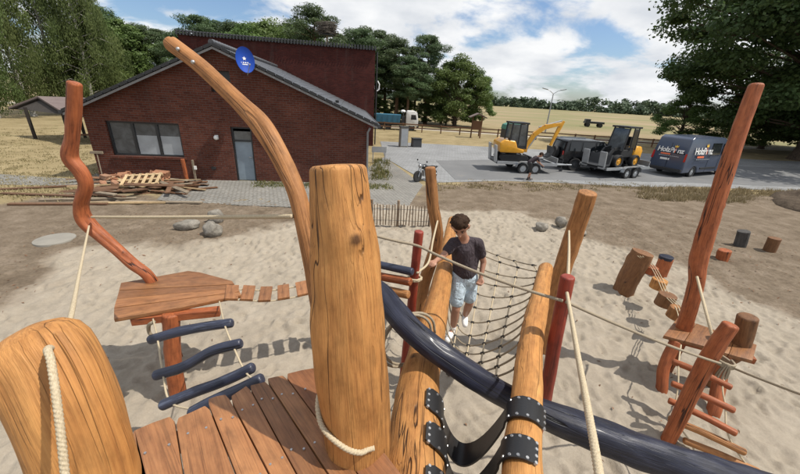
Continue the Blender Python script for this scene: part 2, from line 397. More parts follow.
def plain(name, c, rough=.5, metal=0, spec=.5, var=.12, scale=3.0, coat=0, bump=0, dirt=None, fold=0):
    t = NT(name); tcn = t.n('ShaderNodeTexCoord').outputs['Object']
    n = t.noise(tcn, scale, 5, .6); k = t.ramp(n, [(.3, tuple(x*(1-var) for x in c)), (.7, tuple(min(1, x*(1+var)) for x in c))])
    if dirt:
        k = t.mix(t.math('MULTIPLY', t.ramp(t.noise(tcn, scale*2.3, 6, .7), [(.5, 0.0), (.7, 1.0)]), .5), k, dirt)
    t.col(k).pr(rough, metal, spec, coat)
    if bump: t.bump(t.noise(tcn, 60, 4), bump, .006)
    if fold: t.bump(t.noise(t.mapv(tcn, (10, 10, 6)), 1.6, 3, .5, 1.2), fold, .05)
    return t.m
M_black = plain('black_rubber', (.014, .014, .015), .42, spec=.5, bump=.15)
M_bolt = plain('steel_bolt', (.45, .45, .45), .42, metal=.9)
M_steel = plain('galvanised_steel', (.42, .44, .46), .42, metal=.7)
M_dsteel = plain('dark_steel', (.05, .053, .058), .5, metal=.3)
M_bpaint = plain('black_paint', (.012, .013, .015), .22, coat=.1)
M_matte = plain('black_plastic', (.02, .021, .023), .55)
M_tyre = plain('tyre_rubber', (.022, .022, .023), .85, bump=.3)
M_yel = plain('yellow_paint', (.72, .34, .018), .34, coat=.3, dirt=(.40, .22, .05))
M_van = plain('van_paint', (.045, .062, .105), .30, coat=.5, var=.06, dirt=(.06, .068, .082))
M_glass = plain('dark_glass', (.012, .015, .018), .06, spec=.7)
M_white = plain('white_paint', (.75, .75, .73), .4)
M_redl = plain('red_lens', (.42, .02, .02), .2)
M_orange = plain('orange_print', (.75, .16, .06), .5)
M_gold = plain('gold_print', (.80, .50, .06), .5)
M_tblue = plain('truck_blue', (.035, .15, .24), .45, dirt=(.10, .13, .14))
M_green = plain('green_tarp', (.07, .22, .17), .6)
M_dish = plain('dish_blue', (.014, .06, .34), .6, spec=.2, var=.08)
M_concrete = plain('concrete', (.24, .225, .195), .9, bump=.5, dirt=(.22, .2, .17))
M_fascia = plain('grey_fascia', (.20, .20, .20), .6)
M_frame = plain('dark_frame', (.022, .024, .026), .45)
M_door = plain('blue_door', (.22, .275, .325), .3, coat=.2)
M_skin = plain('skin', (.36, .185, .120), .5, var=.08)
M_shirt = plain('plum_shirt', (.040, .028, .034), .85, var=.2, scale=14, fold=.8)
M_denim = plain('light_denim', (.46, .56, .64), .85, var=.22, scale=16, fold=.8)
M_shoe = plain('white_shoe', (.78, .78, .77), .55)
M_hair = plain('brown_hair', (.035, .019, .011), .75, spec=.15, var=.4, scale=40, bump=.8)
M_rockm = None

def rock_mat():
    t = NT('boulder_stone'); o = t.n('ShaderNodeTexCoord').outputs['Object']
    n = t.noise(o, 4, 8, .7); c = t.ramp(n, [(.3, (.11, .10, .083)), (.5, (.23, .21, .18)), (.7, (.34, .315, .275))])
    c = t.mix(t.ramp(t.noise(o, 26, 4, .6), [(.5, 0.0), (.7, .6)]), c, (.12, .115, .10)); t.col(c).pr(.9, spec=.2); t.bump(t.noise(o, 18, 6, .7), .7, .03); return t.m
M_rockm = rock_mat()
def clay_mat():
    t = NT('broken_clay'); o = t.n('ShaderNodeTexCoord').outputs['Object']
    c = t.ramp(t.noise(o, 9, 6, .7), [(.3, (.20, .075, .035)), (.6, (.36, .15, .07)), (.8, (.45, .28, .18))]); oi = t.n('ShaderNodeObjectInfo')
    c = t.mix(t.math('MULTIPLY', oi.outputs['Random'], .5), c, (.30, .22, .16)); t.col(c).pr(.9); return t.m
M_clay = clay_mat()

def brick_mat(name, a, b, mortar, darker=1.0):
    t = NT(name); uv = t.n('ShaderNodeUVMap', uv_map='wall').outputs[0]
    br = t.n('ShaderNodeTexBrick'); br.offset = .5; br.inputs['Scale'].default_value = 1; br.inputs['Brick Width'].default_value = .25; br.inputs['Row Height'].default_value = .083
    br.inputs['Mortar Size'].default_value = .008; br.inputs['Mortar Smooth'].default_value = .2; br.inputs['Bias'].default_value = -.1
    br.inputs['Color1'].default_value = (*a, 1); br.inputs['Color2'].default_value = (*b, 1); br.inputs['Mortar'].default_value = (*mortar, 1); t.l(uv, br.inputs['Vector'])
    n = t.noise(uv, 1.1, 6, .65); c = t.mix(.55, br.outputs[0], t.ramp(n, [(.3, .55), (.7, 1.25)]), 'MULTIPLY')
    f = t.noise(t.mapv(uv, (14, 42, 1)), 1, 3, .6); c = t.mix(.5, c, t.ramp(f, [(.3, .6), (.7, 1.3)]), 'MULTIPLY')
    st = t.ramp(t.noise(t.mapv(uv, (2.2, .25, 1)), 1, 5, .7), [(.55, 0.0), (.75, .35)]); c = t.mix(st, c, (.11, .085, .075))
    t.col(c).pr(.9, spec=.1)
    t.bump(t.math('ADD', t.math('MULTIPLY', br.outputs['Fac'], -1.0), t.math('MULTIPLY', f, .3)), .5, .012); return t.m
M_brick = brick_mat('red_brick', (.098, .033, .023), (.145, .051, .034), (.12, .09, .078))
M_brickd = brick_mat('dark_brick', (.062, .019, .017), (.092, .026, .021), (.060, .034, .030))
M_tiledk = plain('black_tile', (.020, .021, .023), .55)
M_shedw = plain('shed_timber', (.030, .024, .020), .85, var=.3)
def tile_mat():
    t = NT('roof_tile'); o = t.n('ShaderNodeTexCoord').outputs['Object']
    c = t.ramp(t.noise(o, 2.5, 6, .7), [(.3, (.045, .048, .055)), (.7, (.095, .10, .11))]); t.col(c).pr(.42, spec=.5); t.bump(t.noise(o, 30, 3), .2, .01); return t.m
M_tile = tile_mat()
def shedroof_mat():
    t = NT('felt_roof'); o = t.n('ShaderNodeTexCoord').outputs['Object']
    c = t.ramp(t.noise(o, 2.0, 6, .7), [(.3, (.13, .095, .09)), (.7, (.17, .135, .125))]); t.col(c).pr(.9); t.bump(t.noise(o, 40, 3), .4, .01); return t.m
M_felt = shedroof_mat()

def leaf_mat(name, dark, mid, light, trans=.35):
    t = NT(name); a = t.attr('tint').outputs['Fac']
    c = t.ramp(a, [(0.0, dark), (.5, mid), (1.0, light)]); oi = t.n('ShaderNodeObjectInfo'); hs = t.n('ShaderNodeHueSaturation')
    t.l(t.math('ADD', t.math('MULTIPLY', oi.outputs['Random'], .3), .85), hs.inputs['Value']); t.l(t.math('ADD', t.math('MULTIPLY', oi.outputs['Random'], .03), .485), hs.inputs['Hue']); t.l(c, hs.inputs['Color'])
    t.col(hs.outputs[0]).pr(.55, spec=.3)
    tr = t.n('ShaderNodeBsdfTranslucent'); t.l(hs.outputs[0], tr.inputs[0]); mx_ = t.n('ShaderNodeMixShader'); mx_.inputs[0].default_value = trans
    t.l(t.b.outputs[0], mx_.inputs[1]); t.l(tr.outputs[0], mx_.inputs[2]); t.l(mx_.outputs[0], t.out.inputs[0]); return t.m
M_lpine = leaf_mat('pine_needles', (.058, .090, .040), (.088, .130, .056), (.13, .18, .075), .3)
M_lbirch = leaf_mat('birch_leaves', (.095, .135, .048), (.145, .195, .068), (.21, .265, .10), .45)
M_ldec = leaf_mat('broad_leaves', (.072, .112, .032), (.115, .172, .048), (.175, .24, .075), .4)
M_loak = leaf_mat('oak_leaves', (.042, .070, .024), (.064, .102, .032), (.10, .145, .046), .35)
M_lfar = leaf_mat('hazed_woodland_leaves', (.060, .088, .052), (.075, .108, .062), (.095, .13, .075), .15)  # distance haze put into the leaf colour as bluer, flatter greens
M_grass = leaf_mat('grass_blades', (.085, .11, .03), (.16, .165, .055), (.30, .25, .11), .3)
M_dryg = leaf_mat('dry_blades', (.20, .165, .085), (.30, .245, .135), (.39, .325, .195), .2)
def bark_mat(name, a, b, sc=(6, 6, 1.2)):
    t = NT(name); o = t.n('ShaderNodeTexCoord').outputs['Object']; n = t.noise(t.mapv(o, sc), 2, 6, .7); t.col(t.ramp(n, [(.35, a), (.65, b)])).pr(.9, spec=.2); t.bump(n, .6, .04); return t.m
M_bark = bark_mat('brown_bark', (.045, .032, .024), (.13, .095, .068))
M_pbark = bark_mat('pine_bark', (.07, .045, .03), (.19, .12, .075))
M_birchb = bark_mat('birch_bark', (.07, .065, .06), (.62, .60, .56), (2, 2, 5))
M_twig = bark_mat('nest_twig', (.06, .052, .045), (.17, .15, .13), (9, 9, 9))

# ------------------------------------------------------------------ ground
def vnoise(x, y, sc, seed):
    r = np.random.default_rng(seed); n = 256; tab = r.random((n, n)); X = x*sc; Y = y*sc
    xi = np.floor(X).astype(int); yi = np.floor(Y).astype(int); fx = X-xi; fy = Y-yi
    fx = fx*fx*fx*(fx*(fx*6-15)+10); fy = fy*fy*fy*(fy*(fy*6-15)+10)
    g = lambda a, b: tab[a % n, b % n]
    return (g(xi, yi)*(1-fx)+g(xi+1, yi)*fx)*(1-fy)+(g(xi, yi+1)*(1-fx)+g(xi+1, yi+1)*fx)*fy
def sdist(px, py, poly):
    """signed distance to a polygon, inside positive"""
    d = np.full(px.shape, 1e9); ins = np.zeros(px.shape, bool); n = len(poly)
    for i in range(n):
        ax, ay = poly[i]; bx, by = poly[(i+1) % n]; ex, ey = bx-ax, by-ay
        t = np.clip(((px-ax)*ex+(py-ay)*ey)/(ex*ex+ey*ey), 0, 1); d = np.minimum(d, np.hypot(px-ax-t*ex, py-ay-t*ey))
        c = ((ay > py) != (by > py)); xx = (bx-ax)*(py-ay)/(by-ay+1e-12)+ax; ins ^= c & (px < xx)
    return np.where(ins, d, -d)
def pxy(x, y, z=0): p = PZ(x, y, z); return (p.x, p.y)
def axis(lo, hi, st, far_lo, far_hi, g=1.13):
    a = list(np.arange(lo, hi, st)); s_ = st
    while a[-1] < far_hi: s_ *= g; a.append(a[-1]+s_)
    s_ = st; b = []; x = lo
    while x > far_lo: s_ *= g; x -= s_; b.append(x)
    return np.array(b[::-1]+a)
gx = axis(-8.5, 10.5, .036, -1800, 1800); gy = axis(.9, 12, .036, -60, 1800)
GX, GY = np.meshgrid(gx, gy)
sand_poly = [(-14, -8)] + [pxy(*p) for p in ((-60, 330), (0, 296), (60, 262), (150, 250), (250, 236), (320, 214), (372, 204), (430, 208), (505, 210), (562, 216), (600, 236), (655, 248), (690, 262), (735, 290), (800, 318), (860, 350))] + [(12, -8)]
wobx = (vnoise(GX, GY, .55, 1)-.5)*1.4 + (vnoise(GX, GY, 1.9, 2)-.5)*.5
sandm = np.clip(sdist(GX, GY, sand_poly)+wobx, -1, 1)*.5+.5
sandm = np.clip((sandm-.25)*2, 0, 1)
# bare sandy dirt round the sand pit
dirt_poly = [(-30, -20)] + [pxy(*p) for p in ((-80, 215), (0, 205), (60, 196), (90, 190), (210, 196), (320, 190))] + [(-.5, 12.9), (.8, 13.9)] + [pxy(*p) for p in ((430, 184), (560, 182), (640, 186), (690, 189), (760, 194), (830, 215))] + [(40, -20)]
dirtm = np.clip(sdist(GX, GY, dirt_poly)+wobx*1.4, -1.5, 1.5)/3+.5
field_poly = [(-3, 57), (-40, 66), (-700, 240), (-700, 1800), (1800, 1800), (1800, 200), (120, 58), (26, 52), (16, 60), (11, 70)]
fieldm = np.clip(sdist(GX, GY, field_poly)/8+.5, 0, 1)
rise = np.where(fieldm > .5, 1, 0)
Z = np.zeros_like(GX)
amp = np.clip((GX+11)/3, 0, 1)*np.clip((13-GX)/3, 0, 1)*np.clip((14-GY)/3, 0, 1)*np.clip((GY+8)/3, 0, 1)
d1 = vnoise(GX, GY, 3.6, 3); d2 = vnoise(GX, GY, 6.2, 4); d3 = vnoise(GX, GY, 1.1, 5); d4 = vnoise(GX, GY, 10.0, 6)
Z += amp*sandm*((-np.abs(d1-.5)*.05) + (d2-.5)*.03 + (d4-.5)*.018 + (d3-.5)*.09)
fr_ = np.random.default_rng(55)
FTp = np.zeros_like(GX)
for k in range(5200):
    fx, fy = fr_.uniform(-8.3, 10.3), fr_.uniform(1.0, 11.8)
    i0, i1 = np.searchsorted(gx, (fx-.32, fx+.32)); j0, j1 = np.searchsorted(gy, (fy-.32, fy+.32))
    a = fr_.uniform(0, 3.14); X_ = gx[i0:i1][None, :]-fx; Y_ = gy[j0:j1][:, None]-fy; U_ = (X_*math.cos(a)+Y_*math.sin(a))/fr_.uniform(.08, .15); V_ = (-X_*math.sin(a)+Y_*math.cos(a))/fr_.uniform(.04, .075); R_ = np.sqrt(U_**2+V_**2)
    FTp[j0:j1, i0:i1] += fr_.uniform(.010, .034)*(-np.exp(-(R_**2.6)) + .55*np.exp(-((R_-1.5)/.42)**2))
FTp = np.clip(FTp, -.06, .05)
Z += amp*sandm*FTp + amp*(1-sandm)*FTp*.35
d5 = vnoise(GX, GY, 17.0, 16)
Z += amp*sandm*(d5-.5)*.016
Z += amp*(1-sandm)*((d1-.5)*.035+(d2-.5)*.018+(d4-.5)*.01)
Z += .45*np.exp(-(((GX-19.3)/1.9)**2+((GY-15.9)/1.0)**2))*(.75+.5*vnoise(GX, GY, 1.6, 8))
Z -= np.where(fieldm > .9, .02, 0)
iy, ix = GX.shape; idx = np.arange(iy*ix).reshape(iy, ix)
quads = np.stack([idx[:-1, :-1], idx[:-1, 1:], idx[1:, 1:], idx[1:, :-1]], -1).reshape(-1, 4)
gme = np_mesh('ground', np.stack([GX, GY, Z], -1).reshape(-1, 3), quads)
set_attr(gme, 'sandm', sandm, 'FLOAT'); set_attr(gme, 'dirtm', dirtm, 'FLOAT'); set_attr(gme, 'fieldm', fieldm, 'FLOAT')
gme.polygons.foreach_set('use_smooth', np.ones(len(gme.polygons), bool))
def ground_mat():
    t = NT('ground_soil'); o = t.n('ShaderNodeTexCoord').outputs['Object']
    big = t.noise(o, .35, 5, .6); med = t.noise(o, 1.7, 6, .65); fine = t.noise(o, 14, 6, .7); grit = t.noise(o, 70, 5, .75)
    sand = t.ramp(med, [(.3, (.285, .246, .193)), (.5, (.325, .281, .223)), (.7, (.365, .318, .256))])
    sand = t.mix(.3, sand, t.ramp(t.noise(o, 30, 6, .75), [(.3, .6), (.7, 1.25)]), 'MULTIPLY')
    sand = t.mix(t.ramp(t.noise(o, 45, 4, .8), [(.66, 0.0), (.74, .6)]), sand, (.14, .105, .075))
    dirt = t.ramp(med, [(.3, (.118, .089, .062)), (.5, (.172, .134, .096)), (.72, (.24, .192, .145))])
    dirt = t.mix(.6, dirt, t.ramp(fine, [(.3, .55), (.7, 1.3)]), 'MULTIPLY')
    dirt = t.mix(t.ramp(t.noise(o, 30, 5, .8), [(.56, 0.0), (.66, .8)]), dirt, (.070, .053, .040))
    dirt = t.mix(t.ramp(t.noise(o, 5, 6, .8), [(.55, 0.0), (.7, .6)]), dirt, (.085, .065, .047))
    dry = t.ramp(t.noise(o, .55, 6, .7), [(.3, (.19, .15, .078)), (.5, (.28, .222, .122)), (.7, (.35, .285, .165))])
    dry = t.mix(t.ramp(t.noise(o, .8, 4), [(.58, 0.0), (.75, .5)]), dry, (.15, .145, .055))
    dry = t.mix(.6, dry, t.ramp(t.noise(o, 9, 6, .8), [(.3, .5), (.7, 1.35)]), 'MULTIPLY')
    stub = t.ramp(t.noise(t.mapv(o, (.012, .05, 1)), 1, 5, .6), [(.35, (.19, .175, .085)), (.5, (.27, .215, .125)), (.68, (.32, .245, .165))])
    stub = t.mix(t.ramp(t.noise(t.mapv(o, (.03, .03, 1)), 1, 4), [(.42, 0.0), (.62, .7)]), stub, (.175, .18, .08))
    dn = t.math('ADD', t.attr('dirtm').outputs['Fac'], t.math('MULTIPLY', t.math('SUBTRACT', fine, .5), .9))
    c = t.mix(t.ramp(dn, [(.42, 0.0), (.60, 1.0)]), dry, dirt)
    sn = t.math('ADD', t.attr('sandm').outputs['Fac'], t.math('MULTIPLY', t.math('SUBTRACT', med, .5), .5))
    c = t.mix(t.ramp(sn, [(.30, 0.0), (.75, 1.0)]), c, sand)
    c = t.mix(t.attr('fieldm').outputs['Fac'], c, stub)
    t.col(c).pr(.95, spec=.15)
    t.bump(t.math('ADD', t.math('MULTIPLY', fine, .7), t.math('MULTIPLY', grit, .45)), .8, .02); return t.m
ground = link('ground', gme, ground_mat()); tag(ground, kind='structure')

mo = MB(); mo.sphere((0, 0, 0), 1, 60, 30); mm = mo.mesh('soil_mound', smooth=True); co = np.zeros(len(mm.vertices)*3, np.float32); mm.vertices.foreach_get('co', co); co = co.reshape(-1, 3)
co = co*np.array([3.0, 1.6, .62]); co[:, 2] = np.maximum(co[:, 2], -.1)*(.7+.6*vnoise(co[:, 0], co[:, 1], 1.5, 70)) + (vnoise(co[:, 0], co[:, 1], 5, 71)-.5)*.14; mm.vertices.foreach_set('co', co.ravel()); mm.update()
def soil_mat():
    t = NT('dark_soil'); o = t.n('ShaderNodeTexCoord').outputs['Object']; n = t.noise(o, 5, 7, .75); t.col(t.ramp(n, [(.3, (.055, .042, .032)), (.7, (.135, .105, .078))])).pr(.95, spec=.1); t.bump(t.noise(o, 14, 6, .7), .9, .05); return t.m
mo = link('soil_mound', mm, soil_mat()); mo.location = (19.9, 15.9, 0); mo.rotation_euler.z = .4; tag(mo, kind='structure')
def sheet(name, poly, z, mat, thick=.03):
    m = MB(); n = len(poly)
    m.add([(x, y, z-thick) for x, y in poly]+[(x, y, z) for x, y in poly], [tuple(reversed(range(n))), tuple(range(n, 2*n))]+[(i, (i+1) % n, n+(i+1) % n, n+i) for i in range(n)])
    o = m.build(name, mat); tag(o, kind='structure'); return o
def paver_mat(name, a, b, bw, rh, rot, mort, patch=.3):
    t = NT(name); o = t.n('ShaderNodeTexCoord').outputs['Object']; mp = t.n('ShaderNodeMapping'); mp.inputs['Rotation'].default_value = (0, 0, rot); t.l(o, mp.inputs[0])
    br = t.n('ShaderNodeTexBrick'); br.inputs['Scale'].default_value = 1; br.inputs['Brick Width'].default_value = bw; br.inputs['Row Height'].default_value = rh; br.inputs['Mortar Size'].default_value = .012
    br.inputs['Color1'].default_value = (*a, 1); br.inputs['Color2'].default_value = (*b, 1); br.inputs['Mortar'].default_value = (*mort, 1); t.l(mp.outputs[0], br.inputs['Vector'])
    c = t.mix(.6, br.outputs[0], t.ramp(t.noise(o, .5, 6, .65), [(.3, .65), (.7, 1.2)]), 'MULTIPLY'); c = t.mix(.5, c, t.ramp(t.noise(o, 7, 6, .7), [(.3, .7), (.7, 1.2)]), 'MULTIPLY')
    c = t.mix(t.ramp(t.noise(o, .9, 6, .75), [(.60, 0.0), (.74, patch)]), c, (.30, .24, .17)); t.col(c).pr(.9, spec=.2)
    t.bump(t.math('MULTIPLY', br.outputs['Fac'], -1), .35, .01); return t.m
M_paver = paver_mat('grey_pavers', (.23, .225, .21), (.28, .27, .25), .2, .1, .4, (.12, .11, .09))
M_lot = paver_mat('car_park_pavers', (.24, .245, .25), (.275, .28, .285), .4, .2, .12, (.17, .17, .165), .12)
def asphalt_mat():
    t = NT('asphalt'); o = t.n('ShaderNodeTexCoord').outputs['Object']; c = t.ramp(t.noise(o, .4, 6, .65), [(.3, (.135, .138, .142)), (.7, (.185, .187, .19))])
    c = t.mix(t.ramp(t.noise(o, .8, 6, .75), [(.58, 0.0), (.75, .4)]), c, (.27, .23, .18)); c = t.mix(.5, c, t.ramp(t.noise(o, 40, 3, .7), [(.3, .8), (.7, 1.15)]), 'MULTIPLY'); t.col(c).pr(.9, spec=.25); return t.m
M_asph = asphalt_mat()
def lane_mat():
    t = NT('sandy_track'); o = t.n('ShaderNodeTexCoord').outputs['Object']; c = t.ramp(t.noise(o, .8, 6, .7), [(.3, (.32, .28, .22)), (.7, (.46, .42, .35))]); t.col(c).pr(.95, spec=.1); t.bump(t.noise(o, 12, 5), .4, .03); return t.m
M_lane = lane_mat()
lot = [pxy(385, 158)] + [pxy(*p) for p in ((428, 183), (500, 181), (560, 183), (640, 187), (700, 187), (760, 190), (850, 196))] + [(75, 24), (75, 40), (34, 33.5), (22, 33), (12, 31), (4, 30.5), (-2.2, 30)]
sheet('car_park', lot, .02, M_lot, .05)
sheet('asphalt_strip', [pxy(436, 161), pxy(455, 180), pxy(560, 180), pxy(690, 183), (75, 25.5), (75, 33.5), (28, 28.2), (12, 25.2), pxy(490, 160)], .028, M_asph, .03)
fd = Vector((math.cos(math.radians(9.4)), math.sin(math.radians(9.4)), 0)); fn = Vector((fd.y, -fd.x, 0)); FA = Vector((-12.1, 13.12, 0))
def fpt(s, out=0, z=0): p = FA + fd*s + fn*out; return Vector((p.x, p.y, z))
sheet('paving', [(fpt(3.4, 2.9).x, fpt(3.4, 2.9).y), (fpt(6.3, 3.4).x, fpt(6.3, 3.4).y), (-.62, 11.2), (.2, 11.6), (.62, 13.8), (.9, 15.2), pxy(384, 157), (fpt(10.7, -3).x, fpt(10.7, -3).y), (fpt(10.7, -.02).x, fpt(10.7, -.02).y), (fpt(2.8, -.02).x, fpt(2.8, -.02).y)], .015, M_paver, .05)
sheet('paving', [(fpt(2.8, .0).x, fpt(2.8, .0).y), (fpt(2.8, 1.0).x, fpt(2.8, 1.0).y), (fpt(-1.0, 1.3).x, fpt(-1.0, 1.3).y), (fpt(-5, 1.2).x, fpt(-5, 1.2).y), (fpt(-5, -.5).x, fpt(-5, -.5).y), (fpt(-.6, .3).x, fpt(-.6, .3).y), (fpt(-.6, -6).x, fpt(-.6, -6).y), (fpt(.0, -6).x, fpt(.0, -6).y), (fpt(.0, .0).x, fpt(.0, .0).y)], .012, M_paver, .05)
sheet('track', [(-60, 45), (-5, 44.0), (20, 42.5), (45, 45), (110, 60), (110, 66), (45, 48.5), (20, 45.8), (-5, 47.2), (-60, 48.5)], .015, M_lane, .04)

# ------------------------------------------------------------------ buildings
def wall_uv(me):
    uv = me.uv_layers.new(name='wall')
    for p in me.polygons:
        n = p.normal
        for li in p.loop_indices:
            co = me.vertices[me.loops[li].vertex_index].co
            uv.data[li].uv = (co.x, co.z) if abs(n.y) > .5 else ((co.y, co.z) if abs(n.x) > .5 else (co.x, co.y))
def wall_part(name, m, mat, parent):
    me = m.mesh(name); wall_uv(me); return link(name, me, mat, parent)
def FP(px, py):
    d = ray(px, py); n = np.array([fn.x, fn.y, 0]); t = ((np.array(FA)-CO)@n)/(d@n); p = CO+d*t
    return (Vector(p)-FA).dot(fd), p[2]
HCn = PZ(373, 146); BW = FP(367, 140)[0]; BD = (HCn-FA).dot(-fn); ZE = 2.66; XA, ZA = FP(215, 47)
zr = lambda x: ZE+(ZA-ZE)*x/XA if x < XA else ZA-(ZA-ZE)*(x-XA)/(BW-XA)
house = empty('brick_house', FA, math.atan2(fd.y, fd.x), 'low red brick gabled house with blue satellite dish beside the lumber heap', 'house')
w = MB(); T_ = .28
def cell(pts): w.prism(pts, 'y', 0, T_)
wx0, wx1, wz0, wz1 = FP(109, 138)[0], FP(181, 138)[0], .92, FP(140, 122)[1]; dx0, dx1, dz = FP(233, 150)[0], FP(253.5, 150)[0], FP(240, 127)[1]; gx0, gx1, gz0, gz1 = XA-.35, XA+.38, 3.45, 4.2; WT = (wx1-wx0)/3
cell([(0, -.1), (wx0, -.1), (wx0, ZE), (0, ZE)]); cell([(wx0, -.1), (wx1, -.1), (wx1, wz0), (wx0, wz0)]); cell([(wx0, wz1), (wx1, wz1), (wx1, ZE), (wx0, ZE)])
cell([(wx1, -.1), (dx0, -.1), (dx0, ZE), (wx1, ZE)]); cell([(dx0, dz), (dx1, dz), (dx1, ZE), (dx0, ZE)]); cell([(dx1, -.1), (BW, -.1), (BW, ZE), (dx1, ZE)])
cell([(0, ZE), (gx0, ZE), (gx0, zr(gx0))]); cell([(gx0, ZE), (gx1, ZE), (gx1, gz0), (gx0, gz0)]); cell([(gx0, gz1), (gx1, gz1), (gx1, zr(gx1)), (XA, ZA), (gx0, zr(gx0))]); cell([(gx1, ZE), (BW, ZE), (gx1, zr(gx1))])
wall_part('wall', w, M_brick, house)
w = MB(); w.box((T_/2, BD/2+T_/2, ZE/2-.05), (T_, BD-T_, ZE+.1)); wall_part('wall', w, M_brick, house)
w = MB(); w.box((BW-T_/2, BD/2+T_/2, ZE/2-.05), (T_, BD-T_, ZE+.1)); wall_part('wall', w, M_brick, house)
# roof: two tiled slopes with rolled tiles in courses
def roof_slope(name, xe, parent):
    sg = -1 if xe < XA else 1; ex = xe+sg*.42; run = abs(ex-XA); slope = (ZA-ZE)/abs(xe-XA); ze = ZA-slope*run
    nc = int(run/.30); ys = np.arange(-.32, BD+.01, .05); us = []
    for k in range(nc): us += [(k/nc, 0.0), ((k+.97)/nc, .028)]
    us.append((1, .0)); V = []; 
    for (u, lift) in us:
        for y in ys:
            V.append((XA+sg*run*u, y, ZA+.05+(ze-ZA)*u + lift + .016*math.sin(2*math.pi*y/.28)))
    nu, ny = len(us), len(ys); f = [(i*ny+j, i*ny+j+1, (i+1)*ny+j+1, (i+1)*ny+j) for i in range(nu-1) for j in range(ny-1)]
    b = len(V); V += [(XA, -.32, ZA-.0), (XA, BD, ZA-.0), (ex, BD, ze-.0), (ex, -.32, ze-.0)]; f.append((b, b+1, b+2, b+3))
    me = bpy.data.meshes.new(name); me.from_pydata(V, [], f); o = link(name, me, M_tile, parent)
    # barge board along the gable and gutter along the eave
    m = MB(); m.add([(XA, -.345, ZA-.09), (XA, -.345, ZA-.01), (ex, -.345, ze-.01), (ex, -.345, ze-.09), (XA, -.315, ZA-.09), (XA, -.315, ZA-.01), (ex, -.315, ze-.01), (ex, -.315, ze-.09)],
                    [(0, 1, 2, 3), (7, 6, 5, 4), (0, 4, 5, 1), (1, 5, 6, 2), (2, 6, 7, 3), (3, 7, 4, 0)])
    m.build('barge_board', M_fascia, o)
    m = MB(); m.tube([(ex+sg*.05, -.36, ze+.02), (ex+sg*.05, BD, ze+.02)], .07, 10); m.build('gutter', M_dsteel, o, smooth=True)
    m = MB()
    for k in range(int(run/.3)):
        u = (k+.5)/int(run/.3); m.box((XA+sg*run*u, -.335, ZA+(ze-ZA)*u+.065), (.29, .09, .10), ry=sg*math.atan(slope))
    tag(m.build('verge_tiles', M_tiledk, o), kind='stuff')
    return o
roof_slope('roof', 0, house); rs = roof_slope('roof', BW, house)
m = MB()
for k in range(int(BD/.3)): m.tube([(XA, -.36+k*.3, ZA+.12), (XA, -.36+k*.3+.31, ZA+.135)], .10, 10)
m.build('ridge_tiles', M_tile, house, smooth=True)
m = MB(); m.box((BW-1.25, .75, zr(BW-1.25)+.16), (.14, .14, .10)); m.build('roof_vent', M_black, rs)
# window, door, gable opening
win = MB()
for a, b, c, d in ((wx0, wx1, wz1-.07, wz1), (wx0, wx1, wz0, wz0+.07), (wx0, wx0+.07, wz0+.07, wz1-.07), (wx1-.07, wx1, wz0+.07, wz1-.07), (wx0+WT-.05, wx0+WT+.05, wz0+.07, wz1-.07), (wx0+2*WT-.05, wx0+2*WT+.05, wz0+.07, wz1-.07)):
    win.box(((a+b)/2, .12, (c+d)/2), (b-a, .07, d-c))
wo_ = win.build('window', M_frame, house)
def glazing_mat():
    t = NT('window_glass'); o = t.n('ShaderNodeTexCoord').outputs['Object']
    n = t.noise(o, 2.2, 5, .6, .5); t.col(t.ramp(n, [(.3, (.04, .048, .052)), (.7, (.13, .145, .155))])).pr(.07, spec=.8); return t.m
M_pane = glazing_mat(); M_blind = plain('pale_blind', (.34, .37, .39), .35)
for a, b in ((wx0+.07, wx0+WT-.05), (wx0+WT+.05, wx0+2*WT-.05), (wx0+2*WT+.05, wx1-.07)):
    MB().box(((a+b)/2, .14, (wz0+wz1)/2), (b-a, .02, wz1-wz0-.14)).build('pane', M_pane, wo_)
w = MB(); w.box(((wx0+wx1)/2, .02, wz0-.05), (wx1-wx0+.16, .18, .09)); wall_part('window_sill', w, M_brick, house)
d_ = MB()
for a, b, c, d in ((dx0, dx1, dz-.07, dz), (dx0, dx0+.07, 0, dz-.07), (dx1-.07, dx1, 0, dz-.07), (dx0+.07, dx1-.07, 1.62, 1.68)): d_.box(((a+b)/2, .12, (c+d)/2), (b-a, .08, d-c))
do = d_.build('door_frame', M_frame, house)
MB().box(((dx0+dx1)/2, .14, 1.84), (dx1-dx0-.14, .02, .36)).build('pane', M_pane, do)
lf = MB().box(((dx0+dx1)/2, .15, .82), (dx1-dx0-.14, .05, 1.6)).build('door', M_door, house)
MB().box((dx1-.17, .10, 1.0), (.12, .05, .03)).build('handle', M_steel, lf)
MB().box(((gx0+gx1)/2, .2, (gz0+gz1)/2), (gx1-gx0, .06, gz1-gz0)).build('gable_opening', M_frame, house)
ls, lz = FP(217, 137)
m = MB(); m.box((ls, -.04, lz), (.12, .08, .16)); m.sphere((ls, -.12, lz-.01), .09, 12, 8); m.build('wall_lamp', M_white, house, smooth=True)
ls, lz = FP(214, 168)
MB().box((ls, -.03, lz), (.16, .06, .10)).build('socket_box', M_matte, house)
m = MB(); m.tube([(BW+.12, -.12, ZE-.25), (BW+.02, -.10, ZE-.45), (BW+.02, -.10, .05)], .045, 8); m.build('downpipe', M_fascia, house, smooth=True)
for a, b in ((wx0+WT+.05, wx0+2*WT-.05), (wx0+2*WT+.05, wx1-.07)): MB().box(((a+b)/2, .126, wz0+.07+.36), (b-a-.03, .006, .72)).build('blind', M_blind, wo_)
